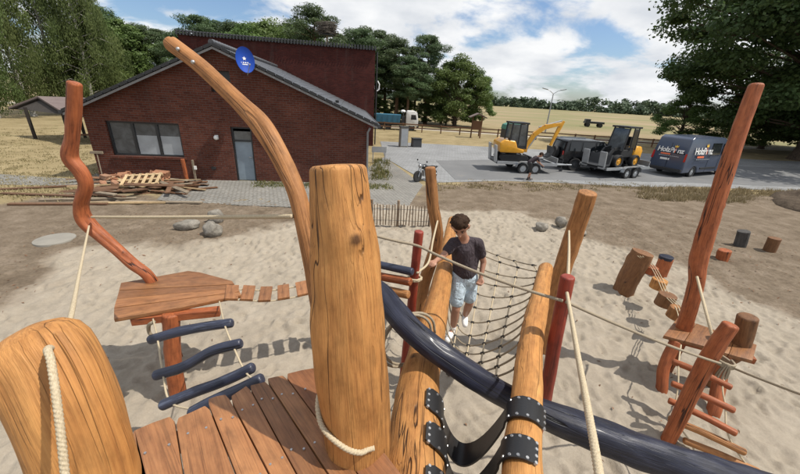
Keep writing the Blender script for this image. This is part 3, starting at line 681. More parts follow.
# satellite dish
DS, DZZ = FP(248, 60); DS = min(DS, XA+1.2); dc = fpt(DS, .5, DZZ-.06)
dish = empty('satellite_dish', fpt(DS, .36, DZZ-.5), 0, 'round blue satellite dish on the gable edge of the brick house', 'dish')
axd = Vector((.62, -.74, .22)).normalized(); q = axd.to_track_quat('Z', 'Y').to_matrix()
prof = [(0, 0), (.16, .012), (.30, .045), (.42, .09), (.475, .12), (.48, .105), (.42, .072), (.30, .026), (.16, -.008), (0, -.02)]
V = []; f = []; sg_ = 32
for (r_, h_) in prof:
    for k in range(sg_): V.append(dc + q @ Vector((r_*.68*math.cos(2*math.pi*k/sg_), r_*.92*math.sin(2*math.pi*k/sg_), h_)))
for i in range(len(prof)-1):
    for k in range(sg_): f.append((i*sg_+k, i*sg_+(k+1) % sg_, (i+1)*sg_+(k+1) % sg_, (i+1)*sg_+k))
mb = MB(); mb.add(V, f); mb.build('reflector', M_dish, dish, smooth=True, world=True)
mb = MB(); mb.tube([dc - axd*.02, fpt(DS, .1, DZZ-.12), fpt(DS, -.0, DZZ-.35)], .025, 8); mb.build('bracket', M_dsteel, dish, world=True)
mb = MB(); mb.tube([dc + q @ Vector((0, -.5, .08)), dc + q @ Vector((0, -.28, .5))], .014, 6); mb.sphere(dc + q @ Vector((0, -.26, .52)), .035, 8, 6); mb.build('feed_arm', M_steel, dish, world=True)
mb = MB(); st = []
for k in range(10): rr_ = .075 if k % 2 == 0 else .034; a = math.pi/2+k*math.pi/5; st.append((rr_*math.cos(a), rr_*math.sin(a)+.07))
mb.add([dc + q @ Vector((a, b, .016)) for a, b in st], [tuple(range(10))])
for k, (a, b, hh) in enumerate(((-.13, -.10, .035), (-.07, -.02, .04), (.0, .06, .035), (.08, .13, .04), (-.11, .10, .0))):
    y0 = -.09 if k < 4 else -.145; x0, x1 = (a, b if k != 0 else -.085)
    mb.add([dc + q @ Vector(v) for v in ((min(a, b), y0, .022), (max(a, b)-.012, y0, .022), (max(a, b)-.012, y0+.03+hh*.3, .022), (min(a, b), y0+.03+hh*.3, .022))], [(0, 1, 2, 3)])
mb.build('printed_mark', M_white, dish, world=True)
# tall flat-roofed hall behind
hall = empty('brick_hall', HCn-fd*12.8, math.atan2(fd.y, fd.x), 'tall dark brick flat roofed hall rising behind the gabled house', 'hall')
w = MB(); w.box((6.4, .15, 3.25), (12.8, .3, 6.7)); wall_part('wall', w, M_brickd, hall)
w = MB(); w.box((12.65, 4.3, 3.25), (.3, 8.0, 6.7)); wall_part('wall', w, M_brickd, hall)
w = MB(); w.box((.15, 4.3, 3.25), (.3, 8.0, 6.7)); wall_part('wall', w, M_brickd, hall)
hr = MB().box((6.4, 4.2, 6.5), (12.1, 7.7, .1)).build('roof', M_tile, hall)
m = MB(); m.box((6.4, .12, 6.63), (13.0, .44, .07))
for k in range(64):
    m.tube([(.0+k*.203, -.13, 6.54), (.0+k*.203, -.12, 6.78), (.0+k*.203, .34, 6.80)], .062, 7)
tag(m.build('coping_tiles', M_tiledk, hr), kind='stuff')
m = MB(); m.tube([(12.95, .2, 6.5), (12.95, .2, 3.9), (12.95, .2, 3.7), (12.95, .2, .1)], .05, 8); m.build('downpipe', M_frame, hall, smooth=True)
m = MB(); m.tube([(12.98, -.05, 3.95), (13.12, -.05, 4.05), (13.15, -.05, 4.4), (13.02, -.05, 4.62)], .045, 6); m.build('bracket_lamp', M_white, hall)

# open shed on the left
sr0, sr1 = PZ(37, 96, 2.45), PZ(96, 98, 2.45); el, er = PZ(8, 107, 1.75), PZ(66, 114, 1.75); dl = sr1-sr0
shed = empty('open_shed', (sr0.x, sr0.y, 0), 0, 'dark open timber shed with a low felt roof on the dry lawn', 'shed')
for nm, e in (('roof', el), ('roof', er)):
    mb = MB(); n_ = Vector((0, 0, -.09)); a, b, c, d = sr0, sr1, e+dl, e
    mb.add([a, b, c, d, a+n_, b+n_, c+n_, d+n_], [(0, 1, 2, 3), (7, 6, 5, 4), (0, 4, 5, 1), (1, 5, 6, 2), (2, 6, 7, 3), (3, 7, 4, 0)]); ro_ = mb.build(nm, M_felt, shed, world=True); mb = MB(); n2_ = Vector((0, 0, -.10)); n3_ = Vector((0, 0, -.14)); mb.add([a+n2_, b+n2_, c+n2_, d+n2_, a+n3_, b+n3_, c+n3_, d+n3_], [(0, 1, 2, 3), (7, 6, 5, 4), (0, 4, 5, 1), (1, 5, 6, 2), (2, 6, 7, 3), (3, 7, 4, 0)]); mb.build('shade_sheet', M_shedw, shed, world=True)  # dark sheet added below each slope to stand in for shade under the roof
mb = MB(); i_ = dl.normalized()*.25; dn_ = Vector((0, 0, -.1))
a, b, c = sr0+i_+dn_*1.3, el.lerp(sr0, .06)+i_+dn_*1.3, er.lerp(sr0, .06)+i_+dn_*1.3
mb.add([a, b, c, a+i_*.2, b+i_*.2, c+i_*.2], [(0, 1, 2), (5, 4, 3), (0, 3, 4, 1), (1, 4, 5, 2), (2, 5, 3, 0)]); mb.build('gable_boards', M_shedw, shed, world=True)
for k, (e, u) in enumerate(((el.lerp(er, .22), .08), (el.lerp(er, .86), .08), (el.lerp(er, .22), .92), (el.lerp(er, .86), .92), (el.lerp(er, .86), .5))):
    p = e+dl*u; MB().box((p.x, p.y, .88), (.14, .14, 1.9), rz=.5).build('post', M_shedw, shed, world=True)
mb = MB(); p = el.lerp(er, .6)+dl*.55; mb.box((p.x, p.y, .42), (1.8, .35, .06), rz=.6); mb.box((p.x-.5, p.y-.3, .2), (.08, .3, .4), rz=.6); mb.box((p.x+.5, p.y+.3, .2), (.08, .3, .4), rz=.6)
tag(mb.build('bench', M_oldbrown), 'plain dark bench under the open shed roof', 'bench')

# ------------------------------------------------------------------ trees
def leaf_mesh(name, cen, rad, per, size, seed, aspect=.5, shell=.45, up=.5, droop=0):
    r = np.random.default_rng(seed); n = len(cen); cen = np.repeat(np.asarray(cen), per, 0); rad = np.repeat(np.asarray(rad), per, 0); N_ = len(cen)
    d = r.normal(size=(N_, 3)); d /= np.linalg.norm(d, axis=1)[:, None]; rr_ = (shell+(1-shell)*r.random(N_)**.6)*(.85+.4*r.random(N_)**3)
    p = cen + d*rad*rr_[:, None]
    if droop: p[:, 2] -= droop*r.random(N_)**2
    nrm = d*.7 + np.array([0, 0, up]) + r.normal(size=(N_, 3))*.55; nrm /= np.linalg.norm(nrm, axis=1)[:, None]
    a = np.cross(nrm, r.normal(size=(N_, 3)));
    if droop: a = np.cross(nrm, np.stack([r.normal(size=N_)*.4, r.normal(size=N_)*.4, np.zeros(N_)], 1)+1e-3); a = a*.3+np.array([0, 0, -1.0])
    a /= np.linalg.norm(a, axis=1)[:, None]; b = np.cross(nrm, a); b /= np.linalg.norm(b, axis=1)[:, None]
    s_ = size*r.uniform(.6, 1.35, N_)[:, None]; h = s_*aspect
    V = np.stack([p-a*s_*.5, p+b*h*.5+nrm*s_*.06, p+a*s_*.5, p-b*h*.5+nrm*s_*.06], 1).reshape(-1, 3)
    me = np_mesh(name, V, np.arange(N_*4).reshape(-1, 4))
    tint = np.clip(np.repeat(r.random(n), per)*.5 + r.random(N_)*.5, 0, 1); set_attr(me, 'tint', np.repeat(tint, 4), 'FLOAT')
    return me
def tree_proto(kind, h, seed):
    r = np.random.default_rng(seed); cen = []; rad = []; limbs = MB()
    bend = r.uniform(-.03, .03, 2)*h
    ax = lambda z: Vector((bend[0]*math.sin(z/h*2.6), bend[1]*math.sin(z/h*2.1), z))
    if kind == 'pine':
        tr = .018*h; base = .42
        for k in range(46):
            u = base+(1-base)*(k+.5)/46; R_ = h*.19*math.sin((.16+.78*(u-base)/(1-base))*math.pi)**.6*r.uniform(.30, 1.25); a = k*2.4+r.uniform(-.6, .6)
            c = ax(u*h)+Vector((math.cos(a)*R_, math.sin(a)*R_, r.uniform(-.3, .3))); cen.append(c); w_ = h*.058*r.uniform(.7, 1.25); rad.append((w_*1.35, w_*1.35, w_*.7))
            limbs.tube([ax(u*h-.06*h*r.random()), c], [tr*.28, .02], 5)
        args = (470, .31, .30, .5, .5, 0); mat, bark = M_lpine, M_pbark
    elif kind == 'birch':
        tr = .013*h; base = .16
        for k in range(64):
            u = base+(1-base)*(k+.5)/64; R_ = h*.21*math.sin(min(1, (u-base)/(1-base)*.82+.18)*math.pi)**.7*r.uniform(.25, 1.1); a = k*2.4+r.uniform(-.6, .6)
            c = ax(u*h)+Vector((math.cos(a)*R_, math.sin(a)*R_, -.02*h)); cen.append(c); w_ = h*.05*r.uniform(.7, 1.3); rad.append((w_, w_, w_*1.5))
            limbs.tube([ax(u*h-.03*h), ax(u*h).lerp(c, .55)+Vector((0, 0, .03*h)), c], [tr*.25, tr*.14, .012], 5)
        args = (440, .22, .42, .35, .2, h*.09); mat, bark = M_lbirch, M_birchb
    else:
        big = kind == 'oak'; tr = (.030 if big else .022)*h; base = .14 if big else .12; nC = 0 if big else 60
        if big:
            tr = .03*h; 
            for k in range(230):
                d = r.normal(size=3); d /= np.linalg.norm(d); q_ = r.random()**.38; c = Vector((d[0]*q_*h*.62, d[1]*q_*h*.62, h*.54+d[2]*q_*h*.44))
                if c.z < h*.13: c.z = h*.13+r.random()*h*.06
                cen.append(c); w_ = h*.072*r.uniform(.55, 1.3); rad.append((w_*1.2, w_*1.2, w_*.72)); j = ax(max(.12, min(.8, c.z/h*.62))*h); limbs.tube([j, j.lerp(c, .5)+Vector((0, 0, r.uniform(-.01, .04)*h)), c], [tr*.26, tr*.12, .02], 5)
        for k in range(nC):
            u = base+(1-base)*((k+.5)/nC)**(.85); q_ = (u-base)/(1-base); R_ = h*(.60 if big else .36)*(max(.05, math.sin(min(1, q_*.80+.20)*math.pi)))**.55*(r.random()**.45); a = k*2.4+r.uniform(-.7, .7)
            c = ax(u*h*.97)+Vector((math.cos(a)*R_, math.sin(a)*R_, r.uniform(-.03, .03)*h)); cen.append(c); w_ = h*(.082 if big else .085)*r.uniform(.55, 1.3); rad.append((w_*1.15, w_*1.15, w_*.75))
            j = ax(max(.10, u*.62)*h*.9); limbs.tube([j, j.lerp(c, .5)+Vector((0, 0, r.uniform(-.01, .05)*h)), c], [tr*(.32 if big else .26), tr*.14, .02], 5)
        args = (640 if big else 440, .30 if big else .26, .62, .35, .4, 0); mat, bark = (M_loak if big else M_ldec), M_bark
    zs = [0, .03, .10, .3, .55, .8, .97]; rs_ = [1.6, 1.15, 1.0, .85, .62, .34, .08]
    limbs.tube([ax(z*h) - Vector((0, 0, .15 if z == 0 else 0)) for z in zs], [tr*q_ for q_ in rs_], 10)
    tm = limbs.mesh('trunk', smooth=True); tm.materials.append(bark)
    cm = leaf_mesh('crown', [tuple(c) for c in cen], rad, args[0], args[1], seed, args[2], args[3], args[4], args[5]); cm.materials.append(mat)
    return h, tm, cm
PROTO = {k: [tree_proto(k, h, 31*i+j) for j in range(n)] for i, (k, h, n) in enumerate((('pine', 15, 3), ('birch', 16, 2), ('broadleaf', 12, 3), ('oak', 20, 1)))}
tcount = [0]
def tree(kind, x, y, h, label, group=None, rot=None, wide=1.0):
    tcount[0] += 1; i = tcount[0]; p = PROTO[kind][i % len(PROTO[kind])]; s_ = h/p[0]
    e = empty(kind+'_tree', (x, y, 0), rot if rot is not None else (i*2.1) % 6.28, label, 'tree', group); e.scale = (s_*wide, s_*wide, s_)
    link('trunk', p[1], None, e); link('crown', p[2], None, e); return e
def ptree(kind, px, py, Y, label, group=None, wide=1.0, rot=None):
    q_ = PD(px, py, Y); return tree(kind, q_.x, q_.y, q_.z, label, group, rot, wide)
for px, py, Y, lb_ in ((-70, -60, 30, 'tall drooping birch tree well off to the lawn side of the open shed'), (-22, -50, 33, 'tall drooping birch tree just beyond the lawn end of the open shed'), (20, -50, 36, 'tallest drooping birch tree straight behind the open shed ridge'), (52, -42, 36, 'drooping birch tree with pale trunk between the shed and the house'), (78, -8, 38, 'shorter drooping birch tree next to the dark pines and house'), (-130, -60, 26, 'drooping birch tree farthest from the brick house')):
    ptree('birch', px, py, Y, lb_, 'birches behind the shed', 1.05)
for px, py, Y in ((98, 6, 46), (116, 20, 44), (140, 27, 46), (160, 30, 50), (88, 28, 40), (180, 34, 44)):
    ptree('pine' if px != 116 and px != 88 else 'broadleaf', px, py, Y, 'dark pine tree between the birches and the brick house' if px not in (116, 88) else 'rounded broadleaf tree between the birches and the brick house', 'pines behind the house' if px not in (116, 88) else 'broadleaf trees behind the house', 1.35)
for px, py, Y in ((199, 16, 50), (215, 21, 52), (232, 24, 50), (246, 27, 47), (262, 22, 50), (274, 24, 52), (290, 27, 50), (300, 24, 48)):
    ptree('pine' if px in (199, 215, 232) else 'broadleaf', px, py, Y, 'treetop showing above the flat roof of the brick hall, dark pine' if px in (199, 215, 232) else 'treetop showing above the flat roof of the brick hall, leafy green', 'pines behind the hall' if px in (199, 215, 232) else 'leafy trees behind the hall', 1.1)
ptree('pine', 313, 9, 44, 'spreading pine treetop beside the stork nest above the hall roof', None, 1.2)
for px, py, Y, wd in ((364, 30, 50, 1.3), (378, 31, 54, 1.4), (399, 41, 52, 1.5), (388, 50, 56, 1.5), (345, 36, 54, 1.3), (410, 58, 50, 1.4)):
    ptree('pine', px, py, Y, 'dark pine in the clump between the hall and the blue dump truck', 'pines beside the dump truck', wd)
ptree('pine', 432, 36, 54, 'tallest bare stemmed pine beside the broad round tree', None, 1.15)
ptree('pine', 418, 62, 58, 'shorter pine just behind the tall bare stemmed pine', None, 1.4)
ptree('broadleaf', 462, 58, 52, 'broad round leafy tree at the edge of the field', None, 1.35, 1.0)
ptree('broadleaf', 482, 72, 54, 'lower leafy tree at the field side of the round tree', None, 1.0, 2.0)
ptree('broadleaf', 446, 70, 57, 'leafy tree behind the round tree and the pine', None, 1.2, 2.7)
for px, py, Y in ((408, 100, 53), (428, 103, 54), (448, 104, 54), (398, 96, 58), (380, 98, 54)):
    ptree('broadleaf', px, py, Y, 'low shrubby tree growing under the pines behind the truck', 'undergrowth behind the truck', 1.7)
oak = tree('oak', 40.0, 35.5, 23, 'huge spreading oak tree shading the lane beyond the van', None, .4, 1.12)
for x, y, h in ((54, 44, 13), (46, 46, 9), (62, 40, 15), (66, 30, 14), (72, 36, 15), (58, 34, 10), (52, 52, 10), (60, 50, 12), (35, 46, 6), (40, 43, 7), (48, 40, 7)):
    tree('broadleaf', x, y, h, 'dark leafy tree in the thicket behind the huge oak', 'thicket behind the oak', None, 1.5)
# far woodland along the field, one mass
r = np.random.default_rng(77); cen = []; rad = []
for k in range(1100):
    x = r.uniform(-160, 640); y = 350+(x-150)*-.10+r.uniform(0, 45); hgt = 8.5+3*math.sin(x*.035)+2.5*math.sin(x*.11+1)+r.uniform(-1, 1); w_ = r.uniform(3.2, 5.5); cen.append((x, y, max(1.5, r.uniform(.05, 1)*hgt))); rad.append((w_, w_, w_*.7))
fw = link('far_woodland', leaf_mesh('far_woodland', cen, rad, 60, 2.3, 5, .8, .3, .4), M_lfar); tag(fw, 'distant dark wood along the far edge of the field', 'woodland', kind='stuff')
# stork nest on a pole
sp = PD(327, 38, 38); sn = PD(326, 27, 38)
nest = empty('stork_nest', (sp.x, sp.y, 0), 0, 'big twig stork nest on a pole above the hall roof', 'nest')
MB().cyl((0, 0, -.1), (0, 0, sn.z-.7), .10, .09, 10).build('pole', M_grey_wood, nest)
mb = MB(); mb.box((0, 0, sn.z-.68), (1.2, 1.2, .06)); mb.build('platform', M_dsteel, nest)
mb = MB(); r = random.Random(4)
for k in range(420):
    a = r.uniform(0, 6.28); rr_ = r.uniform(.1, .95); z = sn.z-.62+r.uniform(0, 1.05)*(1-.35*abs(rr_-.6)); b = a+1.57+r.uniform(-.7, .7); l_ = r.uniform(.3, .6); c = Vector((rr_*math.cos(a), rr_*math.sin(a), z)); d = Vector((math.cos(b), math.sin(b), r.uniform(-.25, .25)))*l_
    mb.tube([c-d, c+d], .022, 4)
tag(mb.build('twigs', M_twig, nest), kind='stuff')

# ------------------------------------------------------------------ playground: foreground deck
DZ = 2.12
deck = empty('play_deck', (-.5, .6, 0), 0, 'raised deck of brown planks at the foot of the thick log post', 'deck')
seams = [((130, 437), (139, 474)), ((174.5, 418), (183.6, 474)), ((208, 404), (235.5, 474)), ((229, 397), (269, 474)), ((248, 385), (296.5, 474)), ((267, 381), (328, 474)), ((286, 377), (357.6, 474)), ((320, 369), (402, 474))]
SW = []
for a, b in seams:
    A, B = PZ(*a, DZ), PZ(*b, DZ); d = (B-A); k = (-.75-A.y)/d.y; SW.append((A, A+d*k))
for i in range(7):
    (a0, b0), (a1, b1) = SW[i], SW[i+1]; g_ = .0025; u = (a1-a0).normalized(); v0 = (b0-a0).normalized(); v1 = (b1-a1).normalized(); e = random.Random(i).uniform(-.03, .03)
    pp = [a0+u*g_-v0*e, b0+u*g_, b1-u*g_, a1-u*g_-v1*(e*.6)]
    mid = a0.lerp(a1, .5)-(v0+v1)*.5*(e+.012); far = [a0.lerp(a1, .10)-v0*(e+.010), mid, a0.lerp(a1, .90)-v1*(e*.7+.010)]
    ol = [pp[0]+v0*.03] + far + [pp[3]+v1*.03, pp[2], pp[1]]
    po = plank('plank', [(p.x, p.y) for p in reversed(ol)], DZ+(.004 if i % 2 else 0), .05, M_plank if i not in (6,) else M_dkplank, deck, along=(b0-a0), seed=i)
    po.matrix_parent_inverse = Matrix.Translation(deck.location).inverted()
    mb = MB()
    for s_ in (.25, .75):
        for dist in (.13, .50, 1.3):
            c = a0.lerp(a1, s_)+(v0+v1)*.5*(dist+.03*s_); mb.cyl((c.x, c.y, DZ-.002), (c.x, c.y, DZ+.0065), .0070, .0055, 10)
    so = tag(mb.build('screws', M_bolt, po, smooth=True), kind='stuff')
    so.matrix_parent_inverse = Matrix.Translation(deck.location).inverted() @ Matrix.Identity(4) if False else Matrix.Identity(4)
    so.matrix_parent_inverse = Matrix.Identity(4)
for y in (.55, 1.12):
    mb = MB(); me = board_mesh('beam', (.95, .12, .14), 3); o = link('beam', me, M_dkplank, deck); o.location = (-.1, y-.6+.1, DZ-.125)
for x, y in ((-.75, -.4), (-1.0, .45), (.0, -.4)):
    make_log('support_leg', [(x+.5-.5, y, -.2), (x, y+.02, 1.0), (x, y, DZ-.06)], .09, M_tan, parent=deck, seed=int(x*10)+40)

# thick post in the foreground
bB, bT = PZ(357, 436, DZ), PT(337, 165, 1.40)
pB = [(bB.x+.02, bB.y-.02, -.25), (bB.x+.01, bB.y-.01, 1.0), tuple(bB), tuple(PT(352, 360, 1.57)), tuple(PT(347, 270, 1.50)), tuple(PT(340, 200, 1.43)), tuple(bT)]
post_b = make_log('log_post', pB, [.19, .18, .160, .165, .150, .126, .118], M_honey, 'thick upright honey coloured log post rising from the plank deck, knot and rope ring', 'post', seg=48, step=.02, wob=.05, knots=3, seed=4, rnd0=.1, rnd1=.20)
def add_knot(o, center, r_):
    me = o.data; co = np.zeros(len(me.vertices)*3, np.float32); me.vertices.foreach_get('co', co); co = co.reshape(-1, 3)
    d = np.linalg.norm(co-np.array(center), axis=1); a = me.attributes['knot']; k = np.zeros(len(co), np.float32); a.data.foreach_get('value', k)
    a.data.foreach_set('value', np.maximum(k, np.exp(-(d/r_)**2)).astype(np.float32))
    ax = np.array(o.data.vertices[0].co)*0; n_ = me.vertex_normals; nn = np.zeros(len(co)*3, np.float32); n_.foreach_get('vector', nn); nn = nn.reshape(-1, 3)
    co += nn*(np.exp(-(d/(r_*1.7))**2)*r_*.55)[:, None]; me.vertices.foreach_set('co', co.ravel()); me.update()
add_knot(post_b, tuple(PT(355, 240, 1.34)), .028)
add_knot(post_b, tuple(PT(317, 203, 1.36)), .010)
# bent big log on the left edge of the deck
pC = [(-.86, .80, -.25), (-.87, .79, 1.2), tuple(PT(108, 540, 1.18)), tuple(PT(95, 474, 1.10)), tuple(PT(83, 435, 1.06)), tuple(PT(67, 395, 1.03)), tuple(PT(50, 362, 1.02)), tuple(PT(27, 332, 1.02))]
post_c = make_log('log_post', pC, [.14, .135, .128, .124, .123, .124, .122, .115], M_honey, 'very thick bent pale log beside the deck with a rope threaded through it', 'post', seg=52, step=.018, wob=.06, knots=6, seed=12, rnd0=.1, rnd1=.72)
# tall crooked pale log leaning over the house
pD = [(-.50, 1.98, -.25), (-.50, 1.98, 1.3), tuple(PT(328, 345, 2.16)), tuple(PT(316, 280, 2.10)), tuple(PT(306, 235, 2.08)), tuple(PT(294, 187, 2.08)), tuple(PT(267, 133, 2.1)), tuple(PT(242, 105, 2.15)), tuple(PT(205, 70, 2.2)), tuple(PT(169, 42, 2.25))]
post_d = make_log('crooked_log_post', pD, [.09, .09, .078, .062, .056, .058, .070, .056, .050, .048], M_tan, 'tall crooked pale log leaning across the view of the brick house', 'post', seg=32, step=.03, wob=.06, knots=3, seed=21, rnd1=.35, ridge=.16)
for px, py, t in ((178, 49, 2.175), (193, 62, 2.14)):
    MB().sphere(PT(px, py, t), .013, 10, 6).build('bolt_head', M_bolt, post_d, smooth=True)
# rope ring around the foot of the thick post
rp = []
for k in range(15):
    a = math.radians(-190+k*9.6); rr_ = .181 if k < 13 else .172
    rp.append((bB.x-.004+rr_*math.cos(a), bB.y+rr_*math.sin(a)+.01, DZ+.25-.15*(k/14)+(.006*math.sin(k))))
make_rope('rope_ring', rp, .0125, M_rope, 'short twisted rope wrapped round the foot of the thick post')

# small plank platform on the left with the crooked red log
PLZ = 1.28
plat = empty('small_platform', (-2.69, 3.12, 0), 0, 'small square plank platform on one stout leg beside the crooked red log', 'platform')
Fl, Fr, Bl, Br = PZ(111, 319, PLZ), PZ(243, 296, PLZ), PZ(121, 283, PLZ), PZ(232, 281, PLZ)
Bm = PZ(188, 271, PLZ)
def edge_at(v):   # left and right end of the platform at depth v (0 front, 1 back)
    l = Fl.lerp(Bl, v); rr_ = Fr.lerp(Br, v)
    return l, rr_
cuts = [0, .27, .52, .77, 1.0]
for i in range(4):
    l0, r0_ = edge_at(cuts[i]); l1, r1_ = edge_at(cuts[i+1]); g_ = (l1-l0).normalized()*.004; ol = [l0+g_, r0_+g_, r1_-g_, l1-g_]
    if i == 3: ol = [l0+g_, r0_+g_, r1_, Bm.lerp(r1_, .25)+Vector((0, .03, 0)), Bm, l1]
    if i == 0: ol = [l0+g_+Vector((.03, .0, 0)), l0.lerp(r0_, .5)+Vector((0, -.015, 0)), r0_+Vector((-.03, .02, 0)), r1_-g_, l1-g_]
    po = plank('plank', [(p.x, p.y) for p in ol], PLZ+(.003 if i % 2 else 0), .045, M_plank, plat, along=(r0_-l0), seed=30+i); po.matrix_parent_inverse = Matrix.Translation(plat.location).inverted()
mb = board_mesh('beam', (.9, .10, .09), 8); o = link('beam', mb, M_red, plat); o.location = (.15, .12, PLZ-.095); o.rotation_euler.z = .3
mb = board_mesh('beam', (.75, .10, .09), 9); o = link('beam', mb, M_red, plat); o.location = (.02, .42, PLZ-.095); o.rotation_euler.z = .3
o = make_log('leg', [(-2.70, 3.13, -.2), (-2.66, 3.14, .5), (-2.60, 3.22, PLZ-.05)], [.095, .09, .092], M_red, parent=plat, seed=33, wob=.07); o.matrix_parent_inverse = Matrix.Translation(plat.location).inverted()
ry = PZ(152, 281, PLZ).y
pR = [(PD(158, 285, ry).x+.02, ry, -.25), (PD(158, 285, ry).x, ry, .6)] + [tuple(PD(x, y, ry+k)) for x, y, k in ((152, 281, 0), (132, 263, 0), (108, 242, .02), (86, 222, .02), (81, 205, .02), (86, 186, .02), (81, 172, .02), (70, 157, .02), (72, 138, .02), (74, 110, .02), (75, 82, .02))]
rd = lambda w, t=2.85: w/2/FPX*t
red_l = make_log('crooked_log_post', pR, [rd(17), rd(17), rd(16), rd(17), rd(18), rd(21), rd(17), rd(16), rd(18), rd(19), rd(15), rd(15), rd(15)], M_red, 'twice bent orange red log standing at the small plank platform', 'post', seg=28, step=.03, wob=.07, knots=2, seed=44, rnd1=.4, ridge=.14)
# ropes strung on the crooked logs
make_rope('hand_rope', sag(PD(92, 217, ry-.02), PT(292, 216.5, 2.04), .005), .0145, M_rope, 'taut pale rope from the crooked red log to the tall crooked pale log')
make_rope('thick_rope', [tuple(PD(89, 226, ry-.06)), tuple(PT(80, 270, 2.4)), tuple(PT(70, 320, 1.28)), tuple(PT(58, 346, 1.06)), tuple(PT(48, 349, .915)), tuple(PT(51, 362, .88)), tuple(PT(58, 410, .85)), tuple(PT(65, 474, .84)), tuple(PT(69, 520, .84))], .0092, M_rope, 'thick pale rope threaded through the very thick bent log')
# rope ladder with blue rungs
lad = empty('rope_ladder', (-1.8, 2.5, 0), 0, 'rope ladder with four blue wooden rungs hung from the small plank platform', 'rope ladder')
rg = [((149, 340), (233, 323), 3.25), ((154, 376), (242, 343), 3.0), ((161, 406), (254, 367), 2.78), ((190, 414), (263, 378), 2.62)]
Lp, Rp = [], []
for i, (a, b, t) in enumerate(rg):
    A, B = PT(*a, t), PT(*b, t); q1 = A.lerp(B, .33)+Vector((0, 0, (.025, -.02, .0, .01)[i])); q2 = A.lerp(B, .68)+Vector((0, 0, (.02, .03, -.015, .0)[i])); make_log('rung', [tuple(A), tuple(q1), tuple(q2), tuple(B)], .045, M_rung, parent=lad, seed=50+i, wob=.05, seg=18, knots=1, rnd0=.5, rnd1=.5).matrix_parent_inverse = Matrix.Translation(lad.location).inverted()
    Lp.append(A.lerp(B, .10)); Rp.append(A.lerp(B, .90))
for P_, top in ((Lp, PZ(153, 319, PLZ-.06)), (Rp, PZ(219, 300, PLZ-.06))):
    make_rope('side_rope', [tuple(top)]+[tuple(p) for p in P_]+[tuple(P_[-1]+(P_[-1]-P_[-2])*.8)], .0085, M_rope, parent=lad, strands=False).matrix_parent_inverse = Matrix.Translation(lad.location).inverted()
mb = make_rope('rope_end', [tuple(PZ(154, 322, PLZ-.06)), tuple(PZ(149, 325, PLZ-.12)), tuple(PZ(149, 332, PLZ-.25)), tuple(PZ(152, 336, PLZ-.3))], .02, M_ropeg, parent=lad, strands=False); mb.matrix_parent_inverse = Matrix.Translation(lad.location).inverted()
# stepping bridge of short boards
brg = empty('plank_bridge', (-1.5, 3.8, 0), 0, 'hanging bridge of short brown boards leading off the small platform', 'bridge')
steps = [(232, 292.5, 1.27), (248, 293, 1.23), (265.5, 294, 1.20), (283.5, 292, 1.20), (302, 288.5, 1.22), (320, 284, 1.25), (338, 279, 1.29)]
bmesh_ = board_mesh('step', (.15, .34, .035), 60, .006); co = np.zeros(len(bmesh_.vertices)*3, np.float32); bmesh_.vertices.foreach_get('co', co); co = co.reshape(-1, 3)
bmesh_.attributes['grain'].data.foreach_set('vector', (co[:, [0, 2, 1]]+3.3).astype(np.float32).ravel())
ctr = [PZ(x, y, z) for x, y, z in steps]
for i, c in enumerate(ctr):
    d = ctr[min(i+1, 6)]-ctr[max(i-1, 0)]; o = link('step', bmesh_, M_dkplank if i % 3 == 1 else M_plank, brg); o.location = c-brg.location; o.rotation_euler = (0, -math.atan2(d.z, math.hypot(d.x, d.y)), math.atan2(d.y, d.x)-.12*(-1)**i*0)
for s_ in (-1, 1):
    pts = []
    for i, c in enumerate(ctr):
        d = (ctr[min(i+1, 6)]-ctr[max(i-1, 0)]).normalized(); n_ = Vector((-d.y, d.x, 0)).normalized(); pts.append(tuple(c+n_*.13*s_-Vector((0, 0, .03))-Vector(brg.location)))
    make_rope('carrier_rope', pts, .010, M_rope, parent=brg, strands=False)
hp = PZ(345, 277, 1.3)
make_log('log_post', [(hp.x+.1, hp.y+.1, -.2), (hp.x+.1, hp.y+.1, .8), (hp.x+.1, hp.y+.08, 1.45)], .075, M_tan, 'short log carrying the plank bridge behind the thick post', 'post', seed=61)

# net walkway: two long logs, the net, belts
Lpts = [(.06, .25, 1.75), tuple(PZ(412, 490, 1.75)), tuple(PZ(420, 380, 1.75)), tuple(PZ(436, 310, 1.75)), tuple(PZ(446, 260, 1.75)), tuple(PZ(452.5, 220, 1.75))]
Lr = [.190, .182, .148, .120, .105, .075]
log_l = make_log('walkway_log', Lpts, Lr, M_honey, 'long level log on the blue log\'s tied side of the rope net', 'log', seg=40, step=.025, wob=.05, knots=4, seed=70)
Rpts = [(.52, .25, 2.02), tuple(PZ(523, 490, 2.0)), tuple(PZ(527, 400, 1.95)), tuple(PZ(533, 330, 1.86)), tuple(PZ(546, 268, 1.64))]
Rr = [.100, .098, .096, .098, .090]
log_r = make_log('walkway_log', Rpts, Rr, M_honey, 'long log with two black belt patches lying over the dark blue log', 'log', seg=36, step=.025, wob=.055, knots=3, seed=75, rnd1=.3)
for (x, y, z, r_) in ((.06, .30, 1.62, .08), (.52, .30, 1.92, .08)):
    make_log('support_leg', [(x, y, -.2), (x, y, .9), (x, y, z)], r_, M_tan, 'round leg carrying the deck end of a walkway log', 'post', 'legs under the walkway logs', seed=int(x*100)+80)
